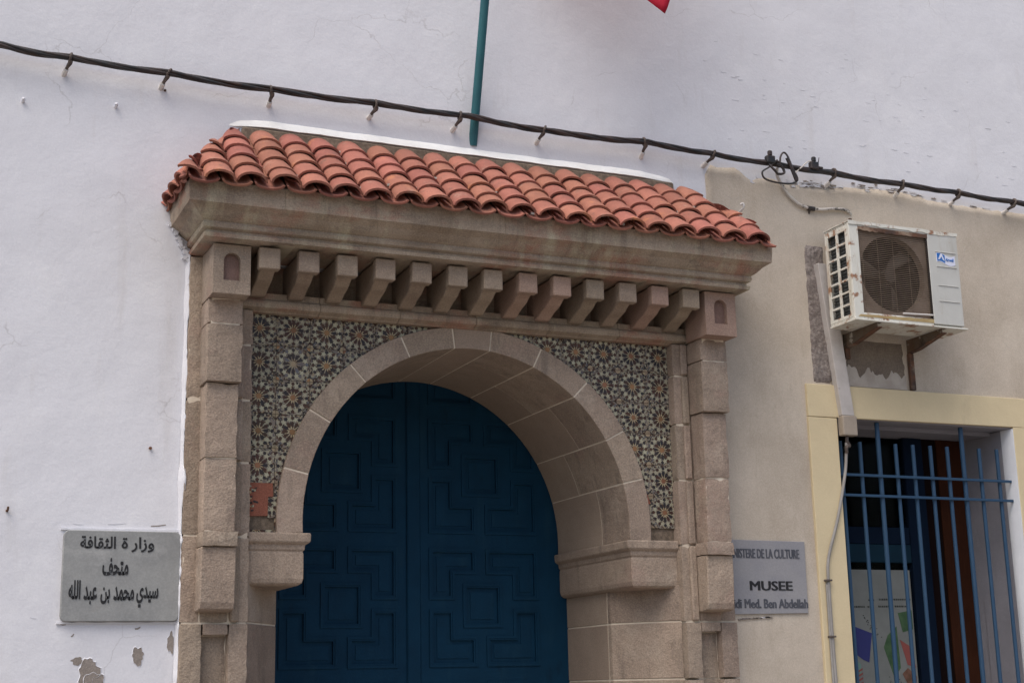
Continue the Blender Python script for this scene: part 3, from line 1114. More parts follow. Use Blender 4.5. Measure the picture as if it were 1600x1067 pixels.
def tile_mesh(up, w0, w1, h0, h1, L, t=.013, n=9):
    """half round tile: local y runs down the slope, lower (wide) end at y=0, upper end at y=-L"""
    vs, fs = [], []
    s = 1 if up else -1
    for (w, h, y) in ((w0, h0, 0), (w1, h1, -L)):
        for k in range(n + 1):
            a = pi * k / n
            vs.append((w * cos(a), y, s * h * sin(a)))
        for k in range(n + 1):
            a = pi * k / n
            vs.append(((w - t) * cos(a), y, s * (h - t) * sin(a)))
    m = n + 1
    for k in range(n):
        fs.append((k, k + 1, 2 * m + k + 1, 2 * m + k))
        fs.append((m + k, m + k + 1, 3 * m + k + 1, 3 * m + k))
        fs.append((k, k + 1, m + k + 1, m + k))
        fs.append((2 * m + k, 2 * m + k + 1, 3 * m + k + 1, 3 * m + k))
    for k in (0, n):
        fs.append((k, 2 * m + k, 3 * m + k, m + k))
    return vs, fs


EXPO = .1445
LEN = .205
COV = tile_mesh(True, .0860, .072, .056, .047, LEN)
CHA = tile_mesh(False, .084, .074, .034, .029, LEN + .01, t=.012)
covme = MB().add(*COV)
chame = MB().add(*CHA)
proto = {}
random.seed(31)


def roof_tile(kind, base, mat3, clipw):
    """kind cover/channel; base: lower end centre; mat3: world rotation; clipw: list of world planes (co,no: outer removed)"""
    src = (COV if kind == 'cover' else CHA)
    Mx = Matrix.Translation(base) @ mat3.to_4x4()
    pts = [Mx @ Vector(v) for v in src[0]]
    need = False
    for c, nrm in clipw:
        ds = [(p - c).dot(nrm) for p in pts]
        if min(ds) > 0:
            return
        if max(ds) > 0.002:
            need = True
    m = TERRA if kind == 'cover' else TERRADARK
    if not need:
        if kind not in proto:
            o = (covme if kind == 'cover' else chame).build('roof_tile', m, RF, origin=(0, 0, 0), smooth=True)
            proto[kind] = o
        else:
            o = proto[kind].copy()
            COL.objects.link(o)
        place(o, base, RF)
        o.rotation_euler = mat3.to_euler()
    else:
        inv = Mx.inverted()
        cl = [(inv @ c, (mat3.inverted() @ nrm)) for c, nrm in clipw]
        o = MB().add(*src).build('roof_tile', m, RF, origin=(0, 0, 0), smooth=True, clip=cl)
        if o:
            place(o, base, RF)
            o.rotation_euler = mat3.to_euler()


up3 = Vector((0, 0, 1))
top_front = Vector((0, TOPY, TOPZ))
hipL_a, hipL_b = Vector((XC - TH, TOPY, 0)), Vector((XC - EH, EY, 0))
EHR = 1.775
hipR_a, hipR_b = Vector((XC + TH, TOPY, 0)), Vector((XC + EHR, EY, 0))


def vplane(a, b, inside, sh=0):
    t = (b - a).normalized()
    nrm = t.cross(up3)
    if (inside - a).dot(nrm) > 0:
        nrm = -nrm
    return (a + nrm * sh, nrm)


front_clip = [vplane(hipL_a, hipL_b, Vector((XC, -.4, 0)), .03), vplane(hipR_a, hipR_b, Vector((XC, -.4, 0)), .03),
              (Vector((0, -.042, 0)), Vector((0, 1, 0)))]
dn = Vector((0, EY - TOPY, EZ - TOPZ))
Ls = dn.length
dn.normalize()


def frame(dn, across, tilt, yaw):
    """columns: across, down-slope, normal"""
    nrm = across.cross(dn)
    if nrm.z < 0:
        nrm = -nrm
    x = dn.cross(nrm)
    R = Matrix((x, dn, nrm)).transposed()
    return R @ Matrix.Rotation(yaw, 3, 'Z') @ Matrix.Rotation(tilt, 3, 'X')


PIT = .1775
for c in range(21):
    x = 1.4045 + c * PIT
    jx = random.uniform(-.006, .006)
    for r in range(6):
        s_ = Ls + .022 - r * EXPO + random.uniform(-.010, .010)
        if r == 0 and c in (10, 11):        # two broken eave tiles
            s_ -= .032
        if s_ < .05:
            continue
        p = Vector((x + jx, TOPY, TOPZ)) + dn * s_
        if r == 0 and c == 3:               # one tile sits high over its channel
            p.z += .014
        nrm = Vector((0, dn.z, -dn.y))
        if nrm.z < 0:
            nrm = -nrm
        R = frame(dn, Vector((1, 0, 0)), rad(4.6) + random.uniform(-.022, .022), random.uniform(-.05, .05))
        roof_tile('cover', p + nrm * (.020 + random.uniform(-.003, .003)), R, front_clip)
for c in range(22):
    x = 1.4045 + (c - .5) * PIT
    for r in range(6):
        s_ = Ls + .036 - r * EXPO
        if s_ < .05:
            continue
        p = Vector((x, TOPY, TOPZ)) + dn * s_
        nrm = Vector((0, -.655, .755)).normalized()
        R = frame(dn, Vector((1, 0, 0)), rad(3.5), random.uniform(-.02, .02))
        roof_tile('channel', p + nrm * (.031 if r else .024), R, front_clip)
for s in (-1, 1):
    dv = Vector((s * ((EH if s < 0 else EHR) - TH), 0, EZ - TOPZ))
    Lq = dv.length
    dv.normalize()
    nrm = Vector((s * -dv.z, 0, abs(dv.x)))
    nrm.normalize()
    if nrm.z < 0:
        nrm = -nrm
    a, b = (hipL_a, hipL_b) if s < 0 else (hipR_a, hipR_b)
    cl = [vplane(a, b, Vector((XC + s * 2.2, 0, 0)), -.012), (Vector((0, .01, 0)), Vector((0, 1, 0)))]
    for c in range(4):
        for kind, off, h in (('cover', 0, .018), ('channel', .5, .024)):
            y = -.475 + (c - off) * PIT
            for r in range(5):
                s_ = Lq + (.012 if kind == 'cover' else .022) - r * EXPO
                if s_ < .05:
                    continue
                p = Vector((XC + s * TH, y, TOPZ)) + dv * s_
                R = frame(dv, Vector((0, 1, 0)), rad(4.6) + random.uniform(-.01, .01), random.uniform(-.03, .03))
                roof_tile(kind, p + nrm * h, R, cl)
# crumbs of mortar caught between the tiles
mbm = MB()
random.seed(77)
for k in range(60):
    c = random.randrange(0, 22)
    x = 1.4045 + (c - .5) * PIT + random.uniform(-.03, .03)
    s_ = random.uniform(.05, Ls)
    p = Vector((x, TOPY, TOPZ)) + dn * s_ + Vector((0, -.655, .755)) * random.uniform(.012, .03)
    if abs(p.x - XC) > TH + (EH - TH) * s_ / Ls - .06:
        continue
    q = random.uniform(.004, .010)
    mbm.box(p.x - q, p.x + q * 1.6, p.y - q, p.y + q, p.z - q, p.z + q * .7)
mbm.build('mortar_crumbs', SMEAR, RF, kind='stuff')
# pale plaster flashing between roof and wall
P = [(.01, 4.866), (-.008, 4.858), (-.022, 4.836), (-.038, 4.816), (-.042, 4.805), (.01, 4.800)]
mb = MB()
nn = 70
vs, fs = [], []
for i in range(nn + 1):
    x = 1.735 + (4.715 - 1.735) * i / nn
    w = min(1, min(i, nn - i) / 6 + .05)
    for (y, z) in P:
        vs.append((x, y * w if y < 0 else y, 4.80 + (z - 4.80) * (.6 + .4 * w) + .006 * nz3(x, 0, z, 4) + .003 * nz3(x, 2, z, 16)))
m6 = len(P)
for i in range(nn):
    for k in range(m6):
        fs.append((i * m6 + k, i * m6 + (k + 1) % m6, (i + 1) * m6 + (k + 1) % m6, (i + 1) * m6 + k))
fs += [tuple(range(m6)), tuple(nn * m6 + k for k in range(m6))]
mb.add(vs, fs).build('plaster_ledge', LEDGE, RF, smooth=True)
MB().box(XC - TH + .005, XC + TH - .005, -.045, .0, 4.70, 4.796).build('mortar_fillet', DARKMORT, RF, bevel=.01)

# ------------------------------------------------------------------ door
DR = thing('double_door', 'dark blue double door with stepped geometric panels under the arch', 'door', (XC, 1.0, 0))


def leaf(sign):
    """sign -1 left leaf, +1 right leaf; u runs from outer edge to the meeting edge"""
    k = .001422
    kz = .001344
    # recess shapes in crop units, u measured from the left edge of the left leaf
    rects = []
    for unit in range(0, 4):
        base = 718 - unit * 635 + 635
        def R(u0, u1, v0, v1):
            rects.append((u0, u1, base + v0, base + v1))
        P = [[(38, 130, 34, 267), (130, 265, 162, 267)], [(460, 545, 34, 267), (350, 460, 162, 267)],
             [(460, 545, -258, -50), (350, 460, -258, -173)], [(38, 130, -258, -50), (130, 265, -258, -173)],
             [(225, 380, -88, 82)]]
        for grp in P:
            rects_g = [(a, b, base + c, base + d) for a, b, c, d in grp]
            yield_groups.append(rects_g)
    return k, kz


def in_rects(u, v, G, gr=0):
    return any(a - gr < u < b + gr and c - gr < v < d + gr for a, b, c, d in G)


yield_groups = []
leaf(-1)
GR = yield_groups
ALLR = [r for g_ in GR for r in g_]
for sign in (-1, 1):
    us = sorted({-190, 640} | {v + e for r in ALLR for v in r[:2] for e in (-20, -8, 0) if True} | {v + e for r in ALLR for v in r[:2] for e in (8, 20)})
    vsn = sorted({-1450, 2250} | {v + e for r in ALLR for v in r[2:] for e in (-20, -8, 0, 8, 20)})
    us = [u for u in us if -190 <= u <= 640]
    vsn = [v for v in vsn if -1450 <= v <= 2250]

    def X(u):
        x = 2.374 + (u - 30) * .001422
        return x if sign < 0 else 2 * 3.242 - x

    def Z(v):
        return 1.64 + (1067 - v) * .001344
    LV = {}
    for i in range(len(us) - 1):
        for j in range(len(vsn) - 1):
            u, v = (us[i] + us[i + 1]) / 2, (vsn[j] + vsn[j + 1]) / 2
            lv = 0.0
            if in_rects(u, v, ALLR):
                lv = .015
            elif in_rects(u, v, ALLR, 8):
                lv = -.004
            elif in_rects(u, v, ALLR, 20):
                lv = -.009
            LV[i, j] = lv
    mb = MB()
    Y0 = 1.035
    for (i, j), lv in LV.items():
        x0, x1, z0, z1 = X(us[i]), X(us[i + 1]), Z(vsn[j]), Z(vsn[j + 1])
        mb.add([(x0, Y0 + lv, z0), (x1, Y0 + lv, z0), (x1, Y0 + lv, z1), (x0, Y0 + lv, z1)], [(0, 1, 2, 3)])
        for di, dj in ((1, 0), (0, 1)):
            q = LV.get((i + di, j + dj))
            if q is not None and q != lv:
                if di:
                    mb.add([(x1, Y0 + lv, z0), (x1, Y0 + q, z0), (x1, Y0 + q, z1), (x1, Y0 + lv, z1)], [(0, 1, 2, 3)])
                else:
                    mb.add([(x0, Y0 + lv, z1), (x1, Y0 + lv, z1), (x1, Y0 + q, z1), (x0, Y0 + q, z1)], [(0, 1, 2, 3)])
    a, b = sorted((X(-190), X(640)))
    mb.box(a, b, Y0 + .03, Y0 + .07, 0, 4.0)
    lf = mb.build('door_leaf', BLUE, DR)
    # one raised field in every recess
    for grp in GR:
        e = 20
        pm = MB()
        done = False
        if len(grp) == 1:
            a_, b_, c_, d_ = grp[0]
            pm.box(*sorted((X(a_ + e), X(b_ - e))), Y0 + .009, Y0 + .018, *sorted((Z(c_ + e), Z(d_ - e))))
            zz = Z(d_)
        else:
            (a1, b1, c1, d1), (a2, b2, c2, d2) = grp
            # L shape: long upright piece 1, foot piece 2 towards the middle
            left = a1 < a2
            lowfoot = d2 == d1
            A = [(a1 + e, c1 + e), (b1 - e, c1 + e)]
            if left and lowfoot:
                L_ = [(a1 + e, c1 + e), (b1 - e, c1 + e), (b1 - e, c2 + e), (b2 - e, c2 + e), (b2 - e, d2 - e), (a1 + e, d1 - e)]
            elif (not left) and lowfoot:
                L_ = [(b1 - e, c1 + e), (a1 + e, c1 + e), (a1 + e, c2 + e), (a2 + e, c2 + e), (a2 + e, d2 - e), (b1 - e, d1 - e)]
            elif left:
                L_ = [(a1 + e, d1 - e), (b1 - e, d1 - e), (b1 - e, d2 - e), (b2 - e, d2 - e), (b2 - e, c2 + e), (a1 + e, c1 + e)]
            else:
                L_ = [(b1 - e, d1 - e), (a1 + e, d1 - e), (a1 + e, d2 - e), (a2 + e, d2 - e), (a2 + e, c2 + e), (b1 - e, c1 + e)]
            pm.prism([(X(u), Z(v)) for u, v in L_], Y0 + .009, Y0 + .018)
            zz = Z(max(d1, d2))
        if zz > 3.75:
            continue
        pm.build('panel', BLUE, lf)
MB().box(3.196, 3.288, 1.018, 1.045, 0, 3.9).build('meeting_strip', BLUE, DR, bevel=.006)
MB().box(1.95, 4.55, 1.11, 1.14, 0, 4.0).build('door_backing', BLACK, DR)

# ------------------------------------------------------------------ plaques with lettering


def text(body, m, name, parent, x0, x1, z0, z1, y, depth=.0015, bold=0, fat=0):
    cu = bpy.data.curves.new(name, 'FONT')
    cu.body = body
    cu.extrude = depth
    cu.offset = bold
    cu.resolution_u = 3
    t = bpy.data.objects.new(name, cu)
    COL.objects.link(t)
    bpy.context.view_layer.update()
    me = bpy.data.meshes.new_from_object(t)
    COL.objects.unlink(t)
    bpy.data.objects.remove(t)
    xs_ = [v.co.x for v in me.vertices]
    ys_ = [v.co.y for v in me.vertices]
    ax, bx, ay, by = min(xs_), max(xs_), min(ys_), max(ys_)
    cx, cz = (x0 + x1) / 2, (z0 + z1) / 2
    for v in me.vertices:
        p = v.co.copy()
        v.co = ((p.x - (ax + bx) / 2) / (bx - ax) * (x1 - x0), -p.z, (p.y - (ay + by) / 2) / (by - ay) * (z1 - z0))
    if fat:          # heavier strokes: the glyphs repeated a hair to each side, each copy a hair further out
        nv, nf = [tuple(v.co) for v in me.vertices], [tuple(p.vertices) for p in me.polygons]
        V, F = [], []
        for q, dx in enumerate((-fat, -fat * .5, 0, fat * .5, fat)):
            k0 = len(V)
            V += [(a + dx, b - q * .0001, c + (fat * .3 if q % 2 else 0)) for a, b, c in nv]
            F += [tuple(i + k0 for i in f) for f in nf]
        me = bpy.data.meshes.new(name)
        me.from_pydata(V, [], F)
    me.name = name
    me.materials.clear()
    me.materials.append(m)
    o = bpy.data.objects.new(name, me)
    COL.objects.link(o)
    place(o, (cx, y, cz), parent)
    return o


def rounded(x0, x1, z0, z1, r, n=4):
    P = []
    for cx, cz, a0 in ((x1 - r, z1 - r, 0), (x0 + r, z1 - r, 90), (x0 + r, z0 + r, 180), (x1 - r, z0 + r, 270)):
        for k in range(n + 1):
            a = rad(a0 + 90 * k / n)
            P.append((cx + r * cos(a), cz + r * sin(a)))
    return P


SL = thing('arabic_plaque', 'grey marble plaque with black Arabic lettering on the white wall left of the portal', 'plaque', (1.235, -.02, 1.97))
pl = MB().prism(rounded(.930, 1.536, 1.968, 2.440, .030), -.034, .0).build('plate', MARBLE, SL, bevel=.004)
YT = -.0352
# y positions measured off the plaque; characters are Arabic presentation forms in visual order
# line one
text('\ufe94\ufed3\ufe8e\ufed8\ufe9c\ufedf\ufe8d', INK, 'lettering', SL, 1.014, 1.196, 2.345, 2.410, YT, bold=.022)
text('\ufe93 \ufead\ufe8d\ufeaf\ufeed', INK, 'lettering', SL, 1.226, 1.396, 2.328, 2.408, YT, bold=.022)
# line two
text('\ufed2\ufea4\ufe98\ufee3', INK, 'lettering', SL, 1.132, 1.266, 2.205, 2.297, YT, bold=.03)
# line three
text('\ufeea\ufee0\ufedf\ufe8d', INK, 'lettering', SL, .966, 1.026, 2.082, 2.180, YT, bold=.03)
text('\ufeaa\ufe92\ufecb', INK, 'lettering', SL, 1.042, 1.110, 2.055, 2.150, YT, bold=.03)
text('\ufee6\ufe91', INK, 'lettering', SL, 1.128, 1.176, 2.058, 2.145, YT, bold=.03)
text('\ufeaa\ufee4\ufea4\ufee3', INK, 'lettering', SL, 1.194, 1.300, 2.075, 2.150, YT, bold=.03)
text('\ufef1\ufeaa\ufef4\ufeb3', INK, 'lettering', SL, 1.312, 1.426, 2.040, 2.150, YT, bold=.03)
# lumpy plaster collar round the plaque
mb = MB()
for (x0, x1, z0, z1) in ((.915, 1.545, 2.441, 2.452), (.915, 1.54, 1.957, 1.967)):
    P = [(x0 + (x1 - x0) * k / 16, z0 - .003 * nz3(k, z0, 0, 1.3)) for k in range(17)] + \
        [(x1 - (x1 - x0) * k / 16, z1 + .007 * nz3(k, z1, 4, 1.7)) for k in range(17)]
    mb.prism(P, -.014, .0)
mb.build('plaster_collar', WHITE, SL)

SR = thing('french_plaque', 'blue grey plaque reading MINISTERE DE LA CULTURE MUSEE right of the portal', 'plaque', (5.25, -.02, 2.0))
MB().prism([(4.93, 2.000), (5.537, 2.008), (5.542, 2.462), (4.93, 2.466)], -.024, -.006).build('plate', MARBLE2, SR, bevel=.002)
YT = -.0252
text('MINISTERE DE LA CULTURE', INK2, 'lettering', SR, 4.957, 5.492, 2.352, 2.410, YT, fat=.0022)
text('MUSEE', INK, 'lettering', SR, 5.112, 5.425, 2.150, 2.208, YT, fat=.0036)
text('Sidi Med. Ben Abdellah', INK2, 'lettering', SR, 4.957, 5.535, 2.040, 2.096, YT, fat=.0024)

# ------------------------------------------------------------------ flagpole and flag
p0, p1 = Vector((3.285, .01, 4.885)), Vector((3.285, -.23, 5.763))
dr = (p1 - p0).normalized()
fp = thing('flagpole', 'teal painted flagpole leaning out of the white wall above the roof', 'flagpole', p0)
MB().tube([p0, p0 + dr * 3.0], [.0275, .0275], 14).build('pole', POLE, fp, smooth=True)
MB().tube([p0 + dr * 3.0, p0 + dr * 3.03, p0 + dr * 3.06], [.02, .035, .01], 12).build('finial', POLE, fp, smooth=True)
# flag cloth: hangs from the upper pole, one corner blows down into view
tip = Vector((4.310, -.62, 5.545))
A = p0 + dr * 2.9
B = p0 + dr * 1.75
nu, nv = 36, 24
vs, fs = [], []
for j in range(nv + 1):
    hoist = A.lerp(B, j / nv)
    fly = Vector((4.75, -.95, 7.35)).lerp(tip, (j / nv) ** .9)
    for i in range(nu + 1):
        t = i / nu
        p = hoist.lerp(fly, t)
        p.z -= .22 * sin(pi * t) * (1 - .6 * j / nv) * .6
        p.y += .06 * sin(9 * t + j * .35) * t
        if j == nv:
            p.z += .0
        vs.append(p)
# pull the lower hem up so that only the corner reaches down
for i in range(nu + 1):
    t = i / nu
    for j in range(nv + 1):
        k = j * (nu + 1) + i
        w = (j / nv) ** 2
        vs[k] = vs[k] + Vector((0, 0, .30 * w * (1 - t ** 3) + .10 * max(0, (t - .80) / .2) ** 2 * (j / nv) ** 6))
for j in range(nv):
    for i in range(nu):
        a = j * (nu + 1) + i
        fs.append((a, a + 1, a + nu + 2, a + nu + 1))
fl = MB().add(vs, fs).build('flag', RED, label='red cloth flag whose corner hangs down beside the pole', cat='flag', smooth='all')
md = fl.modifiers.new('thickness', 'SOLIDIFY')
md.thickness = .002

# ------------------------------------------------------------------ cables
CY = -.085
cpts = [(-3.8, 5.13), (-1, 5.10), (.463, 5.070), (.836, 5.052), (1.384, 5.040), (1.988, 5.033), (2.611, 5.042), (3.22, 5.038), (3.783, 5.018),
        (4.476, 5.034), (4.959, 5.020), (5.447, 5.013), (5.933, 5.003), (6.531, 4.990), (7.014, 4.990), (7.512, 4.975), (8.1, 4.96), (14.9, 4.85)]


def cz(x):
    for a, b in zip(cpts, cpts[1:]):
        if a[0] <= x <= b[0]:
            t = (x - a[0]) / (b[0] - a[0])
            sag = -.010 * sin(pi * t) if b[0] - a[0] < .8 else -.02 * sin(pi * t)
            return a[1] + (b[1] - a[1]) * t + sag
    return cpts[-1][1]


CB = thing('cable_bundle', 'bundle of twisted black cables strung across the whole wall', 'cable', (4, CY, 5.04))
for k in range(4):
    P = []
    x = -3.8
    while x < 14.8:
        ph = x * 7.0 + k * pi / 2 + .8 * sin(x * 1.7)
        rr_ = .0105 * (1 + .25 * sin(x * 3.1 + k))
        P.append((x, CY + rr_ * cos(ph), cz(x) + rr_ * sin(ph)))
        x += .045 if x < 9 else .2
    MB().tube(P, (.0108, .0098, .0088, .0104)[k], 6).build('strand', CABLE, CB, smooth='all')
# clips (a plastic saddle on a screw that stands out of the wall)
clipx = [.836, 1.384, 1.988, 2.611, 3.165, 3.745, 4.476, 4.975, 5.933, 6.531, 7.014, 7.512]
where = ['leftmost in view, above the two wall screws', 'second from the left, above a small dark hole', 'above the left end of the tiled roof',
         'between the roof end and the flagpole', 'just left of the flagpole', 'just right of the flagpole',
         'above the right part of the tiled roof', 'at the corner where the beige render begins', 'just right of the tangle of spare wire',
         'above the left side of the air conditioner', 'above the right end of the air conditioner', 'rightmost in view']
cl0 = None
random.seed(8)
for i, x in enumerate(clipx):
    z = cz(x)
    loc = (x, -.01, z - .028)
    if cl0 is None:
        c = thing('cable_clip', '', 'cable clip', loc)
        ps = [MB().tube([(x - .024, .01, z - .078), (x - .014, -.045, z - .058)], [.016, .014], 8).build('wall_plug', PLUG, c, smooth=True),
              MB().tube([(x - .019, -.022, z - .065), (x - .010, -.055, z - .046), (x, CY - .002, z - .034), (x + .004, CY - .012, z - .022)], [.008, .010, .0135, .011], 8).build('screw', CLIPM, c, smooth=True)]
        lp = []
        for q in range(15):
            a = 2 * pi * q / 14
            lp.append((x + .005 * sin(a), CY + .023 * cos(a), z - .003 + .024 * sin(a)))
        ps.append(MB().tube(lp, .0075, 7, cap=False).build('saddle', CLIPM, c, smooth=True))
        cl0 = (c, ps)
    else:
        c = cl0[0].copy()
        COL.objects.link(c)
        place(c, loc, None)
        for p in cl0[1]:
            q = p.copy()
            COL.objects.link(q)
            q.parent = c
        c.rotation_euler = (random.uniform(-.15, .15), random.uniform(-.35, .35), random.uniform(-.25, .25))
    c['label'] = 'dark cable clip on its screw, ' + where[i]
    c['group'] = 'clips holding the cable bundle'

# tangle of spare wire over the right part of the bundle
TG = thing('wire_tangle', 'tangled loop of spare black wire hanging off the cable bundle', 'wire', (5.45, CY, 4.95))


def spl(pts, n=8):
    """Catmull-Rom through points"""
    P = [Vector(p) for p in pts]
    P = [P[0] * 2 - P[1]] + P + [P[-1] * 2 - P[-2]]
    out = []
    for i in range(1, len(P) - 2):
        for k in range(n):
            t = k / n
            out.append(.5 * ((2 * P[i]) + (P[i + 1] - P[i - 1]) * t + (2 * P[i - 1] - 5 * P[i] + 4 * P[i + 1] - P[i + 2]) * t * t +
                             (3 * P[i] - P[i - 1] - 3 * P[i + 1] + P[i + 2]) * t ** 3))
    out.append(P[-2])
    return out


yl = CY - .02
MB().tube(spl([(5.47, yl, 5.03), (5.40, yl, 4.97), (5.345, yl, 4.93), (5.36, yl, 4.885), (5.44, yl, 4.868), (5.54, yl - .01, 4.865), (5.60, yl, 4.885), (5.625, yl, 4.915),
               (5.59, yl, 4.99), (5.555, yl, 5.07), (5.525, yl, 5.09), (5.50, yl, 5.06), (5.49, yl, 5.01)]), .0065, 6).build('wire_loop', CABLE, TG, smooth=True)
MB().tube(spl([(5.615, yl, 4.90), (5.60, yl, 4.94), (5.575, yl, 5.00), (5.55, yl, 5.055)]), .012, 6).build('wire_sleeve', CABLE, TG, smooth=True)
MB().tube(spl([(5.60, yl, 4.945), (5.66, yl - .01, 5.0), (5.72, yl, 5.05), (5.75, yl, 5.055)]), .0045, 6).build('pale_wire', OLDPIPE, TG, smooth=True)
MB().tube(spl([(5.40, yl, 4.99), (5.43, yl - .02, 4.945), (5.47, yl, 4.93), (5.52, yl, 4.945), (5.50, yl, 4.99), (5.46, yl, 5.0)]), .009, 6).build('wire_loop', CABLE, TG, smooth=True)
for (x, z) in ((5.42, 5.03), (5.775, 5.03)):
    mbk = MB()
    mbk.box(x - .035, x + .03, yl - .012, yl + .03, z - .03, z + .025)
    mbk.box(x - .018, x + .012, yl - .008, yl + .018, z + .025, z + .062)
    mbk.box(x + .03, x + .07, yl - .004, yl + .012, z - .018, z - .002)
    mbk.build('connector', CABLE, TG, bevel=.006)
MB().tube([(5.80, yl, 5.03), (5.815, yl, 5.09)], .003, 5).build('zip_tie_tail', CABLE, TG)

# old white cable from the tangle down to the hole above the air conditioner
OC = thing('old_cable', 'old white and black taped cable running from the tangle down the beige wall', 'cable', (5.6, -.03, 4.8))
MB().tube(spl([(5.49, -.07, 4.99), (5.50, -.05, 4.94), (5.545, -.035, 4.88), (5.60, -.03, 4.815), (5.68, -.03, 4.76), (5.76, -.03, 4.742), (5.86, -.03, 4.745),
               (5.95, -.03, 4.76), (6.05, -.03, 4.765), (6.10, -.02, 4.75), (6.125, .0, 4.735)]), .0105, 7).build('cable_run', OLDPIPE, OC, smooth=True)
MB().tube([(5.745, -.03, 4.743), (5.80, -.03, 4.742)], .016, 8).build('tape', CABLE, OC, smooth=True)
MB().tube([(5.765, -.03, 4.735), (5.765, .0, 4.70)], .008, 6).build('nail_clip', CLIPM, OC, smooth=True)

# lone hooks, screws and holes
hk = thing('wall_hook', 'small white metal hook on the beige wall right of the roof', 'hook', (5.16, -.01, 4.64))
MB().tube(spl([(5.17, .0, 4.63), (5.18, -.05, 4.645), (5.19, -.085, 4.665), (5.185, -.09, 4.69), (5.17, -.08, 4.685)]), .008, 6).build('hook', PLUG, hk, smooth=True)
MB().tube([(5.17, .0, 4.63), (5.175, -.04, 4.642)], .011, 6).build('stem', CLIPM, hk, smooth=True)
for (x, z, lb) in ((.603, 4.784, 'white paint covered screw stub near the left picture edge'), (1.101, 4.825, 'white paint covered screw stub right of the similar one')):
    MB().tube(spl([(x, .0, z), (x + .004, -.022, z + .004), (x, -.034, z + .012)]), .009, 6).build('wall_screw', WHITE, label=lb, cat='screw', smooth=True,
                                                                                       group='painted over wall screws')
MB().tube([(1.361, .0, 2.892), (1.362, -.022, 2.890)], .008, 7).build('nail', RUST, label='rusty nail head alone on the white wall above the Arabic plaque', cat='nail')
MB().tube(spl([(.64, .0, 2.535), (.645, -.02, 2.532), (.647, -.03, 2.552)]), .006, 6).build('nail', RUST, label='bent rusty nail at the left edge of the white wall', cat='nail')
MB().tube([(1.374, .0, 4.965), (1.375, -.012, 4.965)], .007, 7).build('nail', RUST, label='dark nail head just below the second cable clip', cat='nail')

# ------------------------------------------------------------------ air conditioner
AC = thing('air_conditioner', 'weathered white air conditioner outdoor unit with rusty fan grille on the beige wall', 'air conditioner', (6.24, -.26, 3.88))
x0, x1, yF, yB, z0, z1 = 5.792, 6.688, -.400, -.130, 3.880, 4.540
# casing: open box with front opening and side opening
gx0, gx1, gz0, gz1 = 5.868, 6.432, 3.925, 4.510
mb = MB()
mb.box(x0, gx0, yF, yF + .02, z0, z1)
mb.box(gx0, gx1, yF, yF + .02, gz1, z1)
mb.box(gx0, gx1, yF, yF + .02, z0, gz0)
mb.box(x0, x1, yF + .021, yB, z1 - .012, z1 - .001)
mb.box(x0, x1, yF + .021, yB, z0 + .001, z0 + .014)
mb.box(x1 - .012, x1, yF + .021, yB, z0 + .015, z1 - .013)
mb.box(x0 + .02, x1 - .013, yB - .012, yB, z0 + .015, z1 - .013)
cs = mb.build('casing', ACW, AC, bevel=.003)
MB().box(gx1 + .002, x1 - .001, yF - .003, yF + .019, z0 + .012, z1 - .012).build('service_panel', ACG, AC, bevel=.004)
MB().box(x0 - .006, x1 + .02, yF - .012, yB, z0 - .012, z0 - .001).build('base_pan', ACW, AC, bevel=.002)
P = []
random.seed(2)
for k in range(25):
    P.append((x0 - .004 + (x1 - x0 + .008) * k / 24, z1 + .008 + random.uniform(-.003, .002)))
Q = [(x0 - .004 + (x1 - x0 + .008) * k / 24, z1 - .016 + random.uniform(-.008, .005)) for k in range(24, -1, -1)]
mbt = MB()
mbt.prism(P + Q, yF - .006, yF - .0035)
mbt.box(x0 - .004, x1 + .004, yF - .0034, yB + .005, z1 + .0005, z1 + .006)
mbt.build('lid', ACW, AC)
MB().box(x0 + .012, x0 + .030, yF - .004, yF + .012, z1 + .004, z1 + .022).build('rusty_screw', RUST, AC)
# side frame with fourteen openings
oy = [(-.352, -.272), (-.248, -.160)]
ozs = [z1 - .052 - k * .0835 for k in range(8)]
mb = MB()
mb.box(x0, x0 + .010, yF + .021, oy[0][0], z0 + .015, z1 - .013)
mb.box(x0, x0 + .010, oy[0][1], oy[1][0], z0 + .015, z1 - .013)
mb.box(x0, x0 + .010, oy[1][1], yB, z0 + .015, z1 - .013)
for (a, b) in oy:
    mb.box(x0, x0 + .010, a, b, ozs[0], z1 - .013)
    mb.box(x0, x0 + .010, a, b, z0 + .015, ozs[7] + .014)
    for k in range(1, 7):
        mb.box(x0, x0 + .010, a, b, ozs[k] - .007, ozs[k] + .007)
sf = mb.build('side_grille', ACW, AC, bevel=.0015)
MB().box(x0 + .035, x0 + .05, yF + .03, yB - .02, z0 + .016, z1 - .014).build('coil', COIL, AC)
mb = MB()
for k in range(26):
    zz = z0 + .03 + k * .0235
    mb.tube([(x0 + .030, yF + .04, zz), (x0 + .030, yB - .02, zz + .004)], .004, 4)
mb.build('coil_tubes', COIL, AC)
# inside
MB().box(gx0 - .04, gx1 + .03, yF + .17, yF + .18, z0 + .016, z1 - .014).build('inner_back', ACDARK, AC)
MB().box(gx1 + .012, gx1 + .016, yF + .021, yF + .168, z0 + .016, z1 - .014).build('inner_side', ACDARK, AC)
fx, fz, fr = 6.142, 4.215, .262
